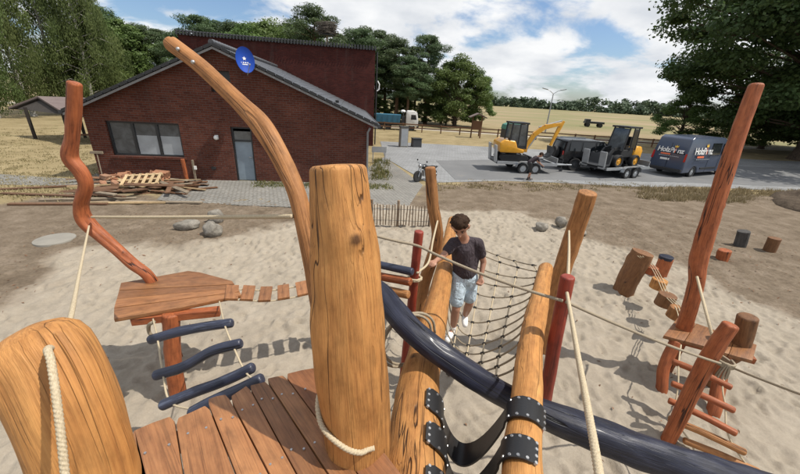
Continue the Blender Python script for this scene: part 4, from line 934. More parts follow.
# dark blue log across
pK = [tuple(PT(350, 274, 2.92)), tuple(PT(378, 293, 2.75)), tuple(PT(412, 331, 2.47)), tuple(PT(466, 371, 2.40)), tuple(PT(515, 400, 2.44)), tuple(PT(560, 420, 2.36)), tuple(PT(620, 443, 2.28)), tuple(PT(700, 471, 2.22)), tuple(PT(790, 500, 2.2))]
log_k = make_log('blue_log', pK, [.088, .089, .090, .092, .096, .102, .108, .112, .112], M_blue, 'long curved log painted glossy dark blue crossing under the walkway', 'log', seg=44, step=.022, wob=.10, knots=4, seed=82, ridge=.08, fac=.015)
ke = Vector(pK[-1]); make_log('support_leg', [(ke.x-.1, ke.y, -.2), (ke.x-.1, ke.y, .7), (ke.x-.1, ke.y, ke.z-.1)], .09, M_red, 'red leg under the far end of the dark blue log', 'post', seed=83)
ks = Vector(pK[0]); make_log('support_leg', [(ks.x, ks.y+.02, -.2), (ks.x, ks.y, 1.0), (ks.x, ks.y, ks.z-.08)], .09, M_tan, 'pale leg under the hidden end of the dark blue log', 'post', seed=84)
# rope lashing where the blue log is tied
c1 = PT(410, 336, 2.60)
for k, ofs in enumerate((-.03, .0)):
    pts = []
    for j in range(13):
        a = 2*math.pi*j/12; pts.append((c1.x+.005+ofs+.205*math.cos(a), c1.y+.06+ofs+.10*math.cos(a), c1.z-.08+.245*math.sin(a)))
    make_rope('rope_lashing', pts, .011, M_ropeg, 'old grey rope lashing tying the blue log to the walkway log', 'rope', group='lashings on the blue log', strands=False)
# net
def along(P, r_, n=60): return spline([(*p, q) for p, q in zip(P, r_)], 14)
La, Ra = along(Lpts, Lr), along(Rpts, Rr)
def at_y(A, y): return [np.interp(y, A[:, 1], A[:, k]) for k in (0, 2, 3)]
Y0, Y1, NS, NTt = 2.45, 5.1, 6, 13
def net_pt(s_, t):
    yl = Y0+(5.45-Y0)*t; yr = 2.05+(4.35-2.05)*t
    lx, lz, lr = at_y(La, yl); rx, rz, rr_ = at_y(Ra, yr)
    a = Vector((lx+lr*.5, yl, lz-lr*.8)); b = Vector((rx-rr_*.6, yr, rz-rr_*.7)); p = a.lerp(b, s_)
    sg_ = (.22+.46*math.sin(math.pi*min(1, t*1.05+.04))**.8)*(1-.30*t); u_ = s_**.68; p.z -= sg_*(1-(2*u_-1)**2)**.85
    dimp = math.exp(-((s_-.33)**2/.05+(t-.42)**2/.02)); p.z -= .10*dimp; return p
net = empty('rope_net', net_pt(.5, .4), 0, 'sagging rope climbing net with black joints strung between the long logs', 'net')
NI = Matrix.Translation(net.location).inverted()
for i in range(NS):
    s_ = i/(NS-1)*.94+.03; make_rope('long_strand', [tuple(net_pt(s_, k/16)) for k in range(17)], .0088, M_rope, parent=net, strands=False, seg=6).matrix_parent_inverse = NI
for j in range(NTt):
    t = j/(NTt-1); make_rope('cross_strand', [tuple(net_pt(k/12, t)) for k in range(13)], .0088, M_ropeg, parent=net, strands=False, seg=6).matrix_parent_inverse = NI
mb = MB()
for i in range(NS):
    for j in range(NTt):
        s_ = i/(NS-1)*.94+.03; t = j/(NTt-1); p = net_pt(s_, t); d = (net_pt(min(1, s_+.03), t)-net_pt(max(0, s_-.03), t)).normalized(); mb.cyl(p-d*.019, p+d*.019, .0165, seg=8)
tag(mb.build('joints', M_matte, net, smooth=True, world=True), kind='stuff')
# hanging rubber belts between the logs
def belt(yl, yr, wdt, label, a0=74, a1=28, sagd=.33):
    lx, lz, lr = at_y(La, yl); rx, rz, rr_ = at_y(Ra, yr); L_ = Vector((lx, yl, lz)); R_ = Vector((rx, yr, rz))
    dl_ = Vector((La[30][:3]-La[20][:3])).normalized(); dr_ = Vector((Ra[30][:3]-Ra[20][:3])).normalized()
    path = []; wd = []
    def rim(c, r0, ang, dirv):
        h = Vector((dirv.y, -dirv.x, 0)).normalized(); return c + h*(r0*math.cos(ang)) + Vector((0, 0, r0*math.sin(ang)))
    for k in range(7): path.append(rim(L_, lr*1.03+.010, math.radians(a0+(-12-a0)*k/6), dl_)); wd.append(dl_)
    p0 = path[-1]; p1 = rim(R_, rr_*1.03+.010, math.radians(192), dr_)
    for k in range(1, 16):
        u = k/16; p = p0.lerp(p1, u); p.z -= sagd*(1-(2*u-1)**2); path.append(p); wd.append(dl_.lerp(dr_, u))
    for k in range(9): path.append(rim(R_, rr_*1.05+.010, math.radians(192+(a1-192)*k/8), dr_)); wd.append(dr_)
    root = empty('rubber_belt', (p0.x, p0.y, p0.z), 0, label, 'belt', 'rubber belts between the walkway logs'); I = Matrix.Translation(root.location).inverted()
    V = []; n_ = len(path)
    for i, p in enumerate(path):
        t = (path[min(i+1, n_-1)]-path[max(i-1, 0)]).normalized(); nn = t.cross(wd[i]).normalized(); nn = nn if nn.z > 0 or i > 7 else -nn
        e = 1.0 if 0 < i < n_-1 else .72
        for (s_, h_) in ((-1, .006), (1, .006), (1, -.006), (-1, -.006)): V.append(p + wd[i]*s_*wdt/2*e + nn*h_)
    f = [(i*4+k, i*4+(k+1) % 4, i*4+4+(k+1) % 4, i*4+4+k) for i in range(n_-1) for k in range(4)] + [(3, 2, 1, 0), (n_*4-4, n_*4-3, n_*4-2, n_*4-1)]
    b = MB(); b.add(V, f); b.build('strap', M_black, root, smooth=True).matrix_parent_inverse = I
    m2 = MB()
    def bolt(c, base): n2 = (c-base).normalized(); m2.cyl(c-n2*.006, c+n2*.005, .0115, .008, 8)
    for s_ in (-.40, .40):
        for k in range(4):
            a = math.radians(a0-6+(8-a0)*k/3.0); bolt(rim(L_, lr*1.03+.014, a, dl_)+dl_*s_*wdt, L_+dl_*s_*wdt)
        for k in range(5):
            a = math.radians(150+(a1+6-150)*k/4.0); bolt(rim(R_, rr_*1.05+.014, a, dr_)+dr_*s_*wdt, R_+dr_*s_*wdt)
    for s_ in (-.14, .14):
        bolt(rim(L_, lr*1.03+.014, math.radians(a0-6), dl_)+dl_*s_*wdt, L_+dl_*s_*wdt); bolt(rim(R_, rr_*1.05+.014, math.radians(a1+6), dr_)+dr_*s_*wdt, R_+dr_*s_*wdt)
    tag(m2.build('bolts', M_bolt, root, smooth=True), kind='stuff').matrix_parent_inverse = I
yl1, yr1 = PZ(428, 404, 1.85).y, PZ(527, 410, 2.06).y; yl2, yr2 = PZ(430, 440, 1.85).y, PZ(521, 451, 2.08).y
belt(yl1, yr1, .17, 'broad black rubber belt hung between the logs next to the blue log')
belt(yl2, yr2, .15, 'black rubber belt with bolted ends, second from the blue log', a1=60)
belt(yl2-.26, yr2-.26, .15, 'black rubber belt with bolted ends, third from the blue log', a1=60)
# posts of the walkway
pp_ = PZ(438, 262, 1.75); make_log('log_post', [(pp_.x-.17, pp_.y+.1, -.25), (pp_.x-.16, pp_.y+.1, 1.2), tuple(PD(437, 240, pp_.y+.1)), tuple(PD(433, 205, pp_.y+.1)), tuple(PD(430, 167, pp_.y+.1))], [.085, .085, .078, .072, .062], M_tan, 'slim pale post beside the boy with a rope tied to it', 'post', seed=90, wob=.07, rnd1=.3)
gy_ = 4.45; make_log('log_post', [tuple(PD(540, 362, gy_)), tuple(PD(547, 328, gy_)), tuple(PD(556, 290, gy_)), tuple(PD(571, 243, gy_)), tuple(PD(588, 192, gy_-.1))], [.135, .130, .125, .120, .116], M_tan, 'stout leaning log at the far end of the rope net', 'post', seed=92, wob=.06, seg=36, rnd1=.18)
rl = 2.85; make_log('red_post', [(PD(410, 312, rl).x-.02, rl, -.25), (PD(410, 312, rl).x-.01, rl, 1.0), tuple(PD(411, 312, rl)), tuple(PD(415, 270, rl)), tuple(PD(419, 231, rl))], [.046, .046, .045, .043, .042], M_redp, 'slim dark red post next to the boy holding the hand rope', 'post', seed=94, wob=.03, knots=0, rnd1=.3)
rr2 = 2.30; xq = PD(545, 398, rr2); make_log('red_post', [(xq.x+.02, rr2-.02, -.25), (xq.x+.01, rr2-.01, .7), tuple(xq), tuple(PD(556, 335, rr2)), tuple(PD(568, 276, rr2))], [.058, .057, .056, .054, .050], M_redp, 'slim dark red post against the log with the belt patches', 'post', seed=96, wob=.03, knots=0, rnd1=.3)
# hand ropes
hp0, hp1, hp2 = PT(350, 229, 3.0), PD(418, 246, rl-.05), PD(563, 301, rr2-.06)
hp3 = PD(728, 366, 2.88)
make_rope('hand_rope', [tuple(p) for p in sag(hp0, hp1, .005, 4)[:-1]]+[tuple(p) for p in sag(hp1, hp2, .035, 8)], .0125, M_ropeg, 'long hand rope in front of the boy strung between the two red posts')
make_rope('hand_rope', [tuple(p) for p in sag(hp2+Vector((.02, -.01, 0)), hp3, .03, 8)[:-1]]+[tuple(p) for p in sag(hp3, PT(850, 412, 2.6), .01, 5)], .0125, M_ropeg, 'long hand rope running on past the leaning red post of the ladder')
make_rope('thick_rope', [tuple(PD(567, 293, rr2-.055)), tuple(PT(576, 345, 1.65)), tuple(PT(588, 410, 1.12)), tuple(PT(599, 474, .86)), tuple(PT(604, 510, .78))], .0120, M_rope, 'thick pale rope slanting down from the red post by the belt patches')
make_rope('short_rope', [tuple(PD(569, 231, gy_-.16)), tuple(PT(569, 250, 3.4)), tuple(PD(568, 277, rr2+.03))], .0125, M_rope, 'short pale rope from the stout leaning log to the red post top')
make_rope('short_rope', [tuple(PD(437.5, 221, pp_.y+.03)), tuple(PT(433, 240, 3.75)), tuple(PT(428.5, 262, 3.5)), tuple(PD(417, 273, rl-.05))], .011, M_rope, 'pale rope the boy holds, tied between pale post and red post')
for cy, (px, py, yy, r_) in enumerate(((415, 278, rl, .062),)):
    c = PD(px, py, yy); pts = [(c.x+r_*math.cos(a), c.y+r_*math.sin(a), c.z+.02*(k/18-.5)) for k, a in enumerate(np.linspace(0, 4*math.pi, 19))]
    make_rope('rope_knot', pts, .012, M_rope, 'rope wound round the slim red post next to the boy', strands=False)
# bar fence between the hidden post and the red post
bars = empty('bar_panel', (PD(395, 280, 3.1).x, 3.1, 1.6), 0, 'three crossbars in blue, red and tan fixed to the red post near the boy', 'crossbars'); I = Matrix.Translation(bars.location).inverted()
for (a, b, m_, r_) in (((335, 255), (413, 272), M_rung, .036), ((335, 268), (411, 282), M_red, .040), ((335, 279), (409, 295), M_tan, .040)):
    make_log('crossbar', [tuple(PT(*a, 3.6)), tuple(PT((a[0]+b[0])/2, (a[1]+b[1])/2, 3.3)), tuple(PT(*b, 3.08))], r_, m_, parent=bars, seed=a[1], seg=16, wob=.04, knots=1, rnd0=.4, rnd1=.4).matrix_parent_inverse = I

# right-hand platform with ladder
RZ = .80
rpl = empty('ladder_platform', (4.1, 3.7, 0), 0, 'little plank platform with curved red legs under the tall red log', 'platform'); I = Matrix.Translation(rpl.location).inverted()
f0, f1, b0, b1 = PZ(663, 336, RZ), PZ(753, 360, RZ), PZ(678, 317, RZ), PZ(757, 345, RZ)
for i in range(4):
    u0, u1 = i/4, (i+1)/4; g_ = (f1-f0).normalized()*.002; e = random.Random(i+3).uniform(-.04, .04); dv = (b0-f0).normalized()*e
    ol = [f0.lerp(f1, u0)+g_-dv, f0.lerp(f1, u1)-g_-dv, b0.lerp(b1, u1)-g_, b0.lerp(b1, u0)+g_]
    plank('plank', [(p.x, p.y) for p in ol], RZ+.003*(i % 2), .05, M_plank, rpl, along=(b0-f0), seed=70+i).matrix_parent_inverse = I
mb = board_mesh('beam', (.95, .10, .08), 18); o = link('beam', mb, M_red, rpl); c_ = f0.lerp(b1, .5); o.location = (c_.x-4.1, c_.y-3.7-.05, RZ-.092); o.rotation_euler.z = math.atan2(f1.y-f0.y, f1.x-f0.x)
for k, (base, top, w_) in enumerate((((660, 392), (668, 343), .072), ((712, 414), (722, 366), .078))):
    A = PZ(*base); B = (f0.lerp(b1, .16) if k == 0 else f1.lerp(b0, .30)); B.z = RZ-.06; mid = A.lerp(B, .5)+Vector((-.06 if k == 0 else .0, 0, 0))
    make_log('leg', [(A.x, A.y, -.2), (A.x, A.y, .05), tuple(mid), tuple(B)], w_, M_red, parent=rpl, seed=100+k, wob=.08, knots=1).matrix_parent_inverse = I
tb = PZ(684, 328, RZ)
make_log('tall_log_post', [(tb.x+.05, tb.y+.05, -.25), (tb.x+.02, tb.y+.02, .4), tuple(PD(684, 326, tb.y)), tuple(PD(696, 285, tb.y+.03)), tuple(PD(699, 258, tb.y+.1)), tuple(PD(712, 215, tb.y+.15)), tuple(PD(725, 175, tb.y+.2)), tuple(PD(740, 130, tb.y+.25)), tuple(PD(757, 83, tb.y+.3))], [.095, .095, .098, .090, .108, .100, .092, .082, .066], M_red, 'very tall red log towering over the little ladder platform', 'post', seg=36, step=.03, wob=.06, knots=3, seed=110, rnd1=.5, ridge=.06)
sb = PZ(738, 348, RZ); make_log('short_log_post', [(sb.x+.02, sb.y+.14, -.25), (sb.x+.02, sb.y+.12, .4), tuple(PD(738, 350, sb.y+.1)), tuple(PD(748, 316, sb.y+.1))], [.11, .11, .11, .105], M_stump, 'short stout red brown log end standing up from the ladder platform', 'post', seed=112, wob=.05, knots=1, rnd1=.3)
lb = PZ(668, 440); make_log('leaning_log_post', [(lb.x-.03, lb.y, -.2), tuple(PD(670, 436, lb.y)), tuple(PD(690, 395, lb.y)), tuple(PD(712, 352, lb.y)), tuple(PD(731, 324, lb.y))], [.078, .078, .080, .078, .072], M_red, 'leaning red log with a rope wound round it at the ladder', 'post', seed=114, wob=.06, knots=1, rnd1=.35)
lad2 = empty('rope_ladder', (4.0, 3.1, 0), 0, 'ladder of five wooden rungs on ropes leading up to the little platform', 'rope ladder'); I = Matrix.Translation(lad2.location).inverted()
rg2 = [((672, 361), (732, 388), .72, M_red), ((671, 383), (735, 411), .58, M_red), ((668, 400), (737, 434), .44, M_red), ((668, 418), (746, 453), .29, M_tan), ((683, 440), (760, 473), .13, M_tan)]
Lp, Rp = [], []
for i, (a, b, z, m_) in enumerate(rg2):
    A, B = PZ(*a, z), PZ(*b, z); make_log('rung', [tuple(A), tuple(A.lerp(B, .5)+Vector((0, 0, .015))), tuple(B)], .039, m_, parent=lad2, seed=120+i, seg=16, wob=.04, knots=0, rnd0=.5, rnd1=.5).matrix_parent_inverse = I
    Lp.append(A.lerp(B, .12)); Rp.append(A.lerp(B, .86))
for P_, top in ((Lp, PZ(681, 345, RZ-.03)), (Rp, PZ(733, 362, RZ-.03))):
    e = P_[-1]+(P_[-1]-P_[-2])*.4; e.z = -.02; make_rope('side_rope', [tuple(top)]+[tuple(p) for p in P_]+[tuple(e)], .009, M_rope, parent=lad2, strands=False).matrix_parent_inverse = I
make_rope('short_rope', [tuple(PD(697, 277, tb.y-.09)), tuple(PT(706, 312, 3.9)), tuple(PD(716, 350, lb.y+.07))], .016, M_rope, 'pale rope from the very tall red log to the leaning red log')
c = PD(721, 360, lb.y); ro = []
for k, a in enumerate(np.linspace(0, 6*math.pi, 28)): ro.append((c.x+.112*math.cos(a), c.y+.112*math.sin(a), c.z-.03+.06*k/27-.5*.112*math.cos(a)*.5))
knot = empty('rope_knot', c, 0, 'bulky rope knot on the leaning red log', 'rope'); I = Matrix.Translation(c).inverted()
make_rope('winding', ro, .013, M_ropeg, parent=knot, strands=False).matrix_parent_inverse = I
mb = MB()
for k in range(9):
    a = k*.7; p = PD(727, 366, lb.y-.1); mb.tube([p+Vector((.02*math.cos(a), .02*math.sin(a), .02)), p+Vector((.045*math.cos(a), .03*math.sin(a), -.07)), p+Vector((.05*math.cos(a), .04*math.sin(a), -.15))], .010, 5)
mb.build('frayed_end', M_ropeg, knot).matrix_parent_inverse = I
# big stump, hanging log steps
st0 = PZ(624, 291); make_log('big_stump', [(st0.x-.02, st0.y, -.2), (st0.x, st0.y, .3), tuple(PD(643, 252, st0.y))], [.215, .21, .205], M_stump, 'big dark brown log stump at the end of the hanging log steps', 'stump', seed=130, seg=40, wob=.05, knots=2, rnd0=.05, rnd1=.06)
hs_ = []
for i, (x, y, z, hgt, rr_, m_) in enumerate(((650, 270, .62, .16, .125, M_red), (658, 284, .56, .20, .135, M_honey), (665, 300, .50, .24, .15, M_stump), (676, 313, .55, .20, .13, M_tan))):
    c = PZ(x, y, z); hs_.append(c); make_log('step_log', [(c.x, c.y, z-hgt/2), (c.x+.01, c.y, z), (c.x+.015, c.y, z+hgt/2)], rr_, m_, ['reddish hanging log step next to the big stump', 'pale hanging log step, second from the big stump', 'dark brown hanging log step between two paler ones', 'tan hanging log step next to the tall red log'][i], 'log step', 'hanging log steps', seed=140+i, seg=24, wob=.03, knots=0, rnd0=.08, rnd1=.08, step=.05)
top0 = PD(640, 256, st0.y-.2); end_ = PZ(684, 326, RZ+.05)
for s_ in (-.05, .0, .05):
    pts = [top0+Vector((s_, 0, 0))]+[c+Vector((s_, 0, .11)) for c in hs_]+[end_+Vector((s_, 0, 0))]; make_rope('carrier_rope', [tuple(p) for p in pts], .007, M_rope, 'thin pale rope carrying the hanging log steps', 'rope', group='ropes of the hanging steps', strands=False)
def stump(px, py, toppx, toppy, r_, mat, label, seed, top=None):
    b = PZ(px, py); t = PD(toppx, toppy, b.y); o = make_log('stump', [(b.x, b.y, -.15), tuple(b.lerp(t, .5)), tuple(t)], r_, mat, label, 'stump', seed=seed, seg=28, wob=.04, knots=1, rnd0=.06, rnd1=.08)
    if top: make_log('painted_top', [tuple(t-Vector((0, 0, .03))), tuple(t+Vector((0, 0, .0))), tuple(t+(t-b).normalized()*.05)], r_*1.03, top, parent=o, seed=seed+1, knots=0, wob=.02, rnd0=.05, rnd1=.1)
stump(660, 274, 666, 258, .145, M_red, 'red stump with a dark blue top beside the hanging steps', 150, M_blue)
stump(740, 246, 744, 231, .155, M_dark, 'charcoal grey stump on bare dirt between the red and brown stumps', 152)
stump(769, 251, 775, 238, .15, M_stump, 'tilted brown stump with a pale top out on the dirt', 154)
stump(722, 259, 725, 250, .15, M_red, 'low red stump standing just behind the tall red log', 156)

# ------------------------------------------------------------------ vehicles
_wm = {}
def wheel(parent, c, r_, w_, rim_mat, name='wheel'):
    k = (round(r_, 3), round(w_, 3), rim_mat.name)
    if k not in _wm:
        prof = [(r_*.60, w_*.42), (r_*.90, w_*.5), (r_*.98, w_*.40), (r_, w_*.2), (r_, -w_*.2), (r_*.98, -w_*.40), (r_*.90, -w_*.5), (r_*.60, -w_*.42)]
        V = []; f = []; sg_ = 24
        for (a, b) in prof:
            for j in range(sg_): V.append((a*math.cos(2*math.pi*j/sg_), b, a*math.sin(2*math.pi*j/sg_)))
        for i in range(len(prof)):
            i2 = (i+1) % len(prof)
            for j in range(sg_): f.append((i*sg_+j, i2*sg_+j, i2*sg_+(j+1) % sg_, i*sg_+(j+1) % sg_))
        t = MB(); t.add(V, f); tm = t.mesh('wheel', smooth=True); tm.materials.append(M_tyre)
        t = MB()
        for s_ in (-1, 1): t.tube([(0, 0, 0), (0, s_*w_*.30, 0)], [r_*.61, r_*.60], 20); t.tube([(0, s_*w_*.30, 0), (0, s_*w_*.40, 0)], [r_*.25, r_*.18], 12)
        for j in range(5):
            a = 2*math.pi*j/5; t.box((r_*.42*math.cos(a), 0, r_*.42*math.sin(a)), (r_*.32, w_*.68, r_*.14), ry=-a)
        rm = t.mesh('rim', smooth=True); rm.materials.append(rim_mat); _wm[k] = (tm, rm)
    o = link(name, _wm[k][0], None, parent); o.location = c; link('rim', _wm[k][1], None, o); return o
def panel(name, pts, out, mat, parent, th=.012, smooth=False):
    """thin plate of a 3-D outline, pushed out by a vector"""
    b = MB(); n_ = len(pts); o_ = Vector(out)
    b.add([Vector(p) for p in pts]+[Vector(p)+o_ for p in pts], [tuple(range(n_)), tuple(reversed(range(n_, 2*n_)))]+[(i, (i+1) % n_, n_+(i+1) % n_, n_+i) for i in range(n_)])
    return b.build(name, mat, parent)
def text_mesh(s_, size, ext=.004, shear=0.0, space=1.0, off=0):
    cu = bpy.data.curves.new('lettering', 'FONT'); cu.body = s_; cu.size = size; cu.extrude = ext; cu.align_x = 'CENTER'; cu.align_y = 'CENTER'; cu.shear = shear; cu.space_character = space; cu.offset = off
    o = bpy.data.objects.new('lettering', cu); C.objects.link(o); dg = bpy.context.evaluated_depsgraph_get(); me = bpy.data.meshes.new_from_object(o.evaluated_get(dg)); bpy.data.objects.remove(o); me.materials.clear(); return me

# --- the van
vA, vB = PZ(681, 179), PZ(727, 175.5); vd = (vB-vA).normalized(); va = math.atan2(vd.y, vd.x); va = math.radians(27)
vd = Vector((math.cos(va), math.sin(va), 0)); vl = Vector((-vd.y, vd.x, 0))
VL, VW, VH = 5.9, 1.99, 2.42
van = empty('panel_van', PZ(679, 178.5)+vl*VW/2, va, 'slate blue delivery van with white lettering hitched to the loader trailer', 'van')
side = [(0, .30), (.02, .75), (.05, 1.5), (.22, 2.28), (.45, VH), (4.0, VH), (4.45, VH-.12), (5.05, 1.62), (5.75, 1.28), (5.88, 1.05), (5.9, .45), (5.8, .28), (5.35, .28), (5.28, .50), (5.10, .66), (4.9, .70), (4.7, .66), (4.52, .50), (4.45, .28), (1.75, .28), (1.68, .50), (1.50, .66), (1.3, .70), (1.1, .66), (.92, .50), (.85, .30)]
def tumble(bm):
    for v in bm.verts:
        if v.co.z > 1.2: v.co.y *= 1-.085*(v.co.z-1.2)/1.2*1.4
        if v.co.x > 4.6: v.co.y *= 1-.09*(v.co.x-4.6)/1.3
b = MB(); b.prism(side, 'y', -VW/2, VW/2); b.build('body', M_van, van, bevel=.07, smooth=True, segs=3, xf=tumble)
ysd = lambda z: -(VW/2*(1-.085*max(0, z-1.2)/1.2*1.4))-.004
panel('side_window', [(4.08, ysd(1.42), 1.42), (4.75, ysd(1.42)+.02, 1.42), (4.72, ysd(1.6)+.02, 1.66), (4.32, ysd(2.02), 2.05), (4.08, ysd(2.05), 2.05)], (0, -.012, 0), M_glass, van)
panel('side_window', [(2.75, ysd(1.38), 1.38), (3.85, ysd(1.38), 1.38), (3.85, ysd(2.08), 2.08), (2.75, ysd(2.08), 2.08)], (0, -.010, 0), M_glass, van)
panel('windscreen', [(4.50, -.80, VH-.17), (4.50, .80, VH-.17), (5.02, .84, 1.66), (5.02, -.84, 1.66)], (.02, 0, .012), M_glass, van)
for s_ in (-1, 1):
    panel('rear_window', [(.045, s_*.06, 1.40), (.045, s_*.82, 1.40), (.19, s_*.76, 2.08), (.19, s_*.06, 2.08)], (-.012, 0, .003), M_glass, van)
    panel('tail_light', [(.012, s_*.86, .98), (.012, s_*.97, .98), (.06, s_*.95, 1.45), (.06, s_*.86, 1.45)], (-.03, s_*.012, 0), M_redl, van)
b = MB(); b.box((-.03, 0, .42), (.14, VW*.97, .20)); b.build('bumper', M_matte, van, bevel=.04)
b = MB(); b.box((2.9, -VW/2-.01, .55), (1.9, .03, .12)); b.box((2.9, VW/2+.01, .55), (1.9, .03, .12)); b.build('side_strip', M_matte, van, bevel=.01)
b = MB(); b.box((4.55, -1.12, 1.45), (.14, .20, .34)); b.build('mirror', M_matte, van, bevel=.03)
b = MB(); b.box((.005, 0, 1.2), (.02, .015, 1.6)); b.build('door_gap', M_bpaint, van)
b = MB(); b.box((2.62, ysd(1)+.002, 1.2), (.012, .012, 1.8)); b.box((3.95, ysd(1)+.002, 1.2), (.012, .012, 1.8)); b.build('door_gap', M_bpaint, van)
b = MB(); b.box((.028, .18, 1.02), (.03, .52, .12)); b.build('number_plate', M_white, van)
for x in (1.3, 4.9):
    for s_ in (-1, 1): wheel(van, (x, s_*(VW/2-.13), .34), .34, .22, M_steel)
def van_sign(origin, R, w_, parent):
    root = parent
    me = text_mesh('HolzPr nz', w_*.27, .003, 0, .92, w_*.006); o = link('lettering', me, M_white, root); o.matrix_basis = Matrix.Translation(origin) @ R.to_4x4()
    me = text_mesh('i', w_*.27, .003, 0, 1, w_*.006); o = link('lettering', me, M_orange, root); o.matrix_basis = Matrix.Translation(Vector(origin)+R @ Vector((w_*.165, -.0, 0))) @ R.to_4x4()
    b = MB(); k = w_*.055; cx = w_*.165; b.add([(cx-k, w_*.125, 0), (cx+k, w_*.125, 0), (cx+k*1.3, w_*.215, 0), (cx+k*.5, w_*.165, 0), (cx, w_*.235, 0), (cx-k*.5, w_*.165, 0), (cx-k*1.3, w_*.215, 0)], [tuple(range(7))])
    o = b.build('crown_mark', M_gold, root); o.matrix_basis = Matrix.Translation(origin) @ R.to_4x4()
    b = MB(); b.add([(-w_*.32, -w_*.19, 0), (w_*.05, -w_*.19, 0), (w_*.05, -w_*.135, 0), (-w_*.32, -w_*.135, 0)], [(0, 1, 2, 3)]); o = b.build('red_strip', M_orange, root); o.matrix_basis = Matrix.Translation(origin) @ R.to_4x4()
    b = MB()
    for j in range(11): b.add([(-w_*.36+j*w_*.07, -w_*.245, 0), (-w_*.36+j*w_*.07+w_*.05, -w_*.245, 0), (-w_*.36+j*w_*.07+w_*.05, -w_*.222, 0), (-w_*.36+j*w_*.07, -w_*.222, 0)], [(0, 1, 2, 3)])
    o = b.build('print_line', M_steel, root); tag(o, kind='stuff'); o.matrix_basis = Matrix.Translation(origin) @ R.to_4x4()
tl = .13
Rs = Matrix(((1, 0, 0), (0, math.sin(tl), -math.cos(tl)), (0, math.cos(tl), math.sin(tl)))); van_sign((1.75, ysd(1.62)-.035, 1.60), Rs, 2.05, van)
Rb = Matrix(((0, -math.sin(.2), -1), (-1, 0, 0), (0, 1, -.2))); Rb = Matrix(((0, .21, -.978), (-1, 0, 0), (0, .978, .21))); van_sign((.022, .0, 1.57), Rb, 1.5, van)

# --- trailers
def trailer(name, loc, rz, Ln, Wd, label, ramp=True, group=None):
    t = empty(name, loc, rz, label, 'trailer', group); b = MB(); b.box((Ln/2, 0, .52), (Ln, Wd, .10)); b.build('bed', M_dsteel, t, bevel=.01)
    for s_ in (-1, 1):
        b = MB(); b.box((Ln/2, s_*(Wd/2+.03), .56), (Ln, .05, .16)); b.build('side_rail', M_steel, t, bevel=.01)
        for x in (Ln*.42, Ln*.42+.72): wheel(t, (x, s_*(Wd/2+.17), .30), .30, .19, M_steel)
        b = MB(); xs_ = [Ln*.42-.42, Ln*.42-.34, Ln*.42-.15, Ln*.42+.87, Ln*.42+1.06, Ln*.42+1.14]; zs_ = [.38, .58, .68, .68, .58, .38]
        for i in range(5): b.add([(xs_[i], s_*(Wd/2+.06), zs_[i]), (xs_[i+1], s_*(Wd/2+.06), zs_[i+1]), (xs_[i+1], s_*(Wd/2+.29), zs_[i+1]), (xs_[i], s_*(Wd/2+.29), zs_[i]), (xs_[i], s_*(Wd/2+.06), zs_[i]+.02), (xs_[i+1], s_*(Wd/2+.06), zs_[i+1]+.02), (xs_[i+1], s_*(Wd/2+.29), zs_[i+1]+.02), (xs_[i], s_*(Wd/2+.29), zs_[i]+.02)], [(3, 2, 1, 0), (4, 5, 6, 7), (0, 1, 5, 4), (1, 2, 6, 5), (2, 3, 7, 6), (3, 0, 4, 7)])
        b.build('mudguard', M_steel, t)
    b = MB(); b.tube([(Ln, .4, .48), (Ln+1.1, 0, .46)], .04, 6); b.tube([(Ln, -.4, .48), (Ln+1.1, 0, .46)], .04, 6); b.tube([(Ln+1.0, 0, .46), (Ln+1.35, 0, .47)], .045, 6); b.build('drawbar', M_steel, t)
    b = MB(); b.cyl((Ln+.85, .15, .75), (Ln+.85, .15, .12), .03); b.cyl((Ln+.85, .13, .12), (Ln+.85, .19, .12), .11); b.build('jockey_wheel', M_dsteel, t)
    for s_ in ((-1, 1) if ramp else ()):
        b = MB(); b.box((-.06, s_*Wd*.32, 1.0), (.07, .40, .95), ry=-.12); b.build('ramp', M_steel, t)
    b = MB(); b.box((Ln-.02, 0, .78), (.05, Wd, .30)); b.build('headboard', M_steel, t)
    return t
tp = PZ(602, 179.5); tq = PZ(640, 178.5); ta = math.atan2(tq.y-tp.y, tq.x-tp.x); ta = max(ta, math.radians(24))
tdir = Vector((math.cos(ta), math.sin(ta), 0)); tleft = Vector((-tdir.y, tdir.x, 0)); tO = tp+tleft*.95+tdir*.2
trailer('flat_trailer', tO, ta, 3.7, 1.75, 'galvanised twin axle trailer carrying the compact loader behind the van')
eO = PZ(493, 172)+Vector((.1, .95, 0)); ea = math.radians(4)
trailer('flat_trailer', eO, ea, 3.5, 1.75, 'galvanised trailer carrying the yellow mini excavator behind the black off-roader')
# --- mini excavator
ex = empty('mini_excavator', eO+Vector((1.05, .1, .57)), ea, 'yellow mini excavator with black cab strapped on a trailer', 'excavator')
for s_ in (-1, 1):
    b = MB(); pr_ = [(-.95, .22), (-.85, .05), (-.70, 0), (.70, 0), (.85, .05), (.95, .22), (.85, .39), (.70, .44), (-.70, .44), (-.85, .39)]; b.prism(pr_, 'y', s_*.55-.15, s_*.55+.15); b.build('track', M_tyre, ex, bevel=.03)
b = MB(); b.box((0, 0, .28), (1.2, .8, .25)); b.cyl((0, 0, .4), (0, 0, .56), .35, seg=16); b.build('undercarriage', M_dsteel, ex)
b = MB(); b.prism([(-1.0, .56), (.55, .56), (.55, .80), (.10, .92), (-.10, 1.30), (-.80, 1.36), (-1.08, 1.15)], 'y', -.75, .75); b.build('engine_cover', M_yel, ex, bevel=.10, smooth=True, segs=3)
cab = MB(); c0, c1, cw = (-.45, .62), (-.38, .50), .52
for (x0, x1) in ((-.50, -.44), (.62, .48)):
    for y in (-.70, .30): cab.tube([(x0, y, .85), (x1, y*.96, 2.32)], .05, 6)
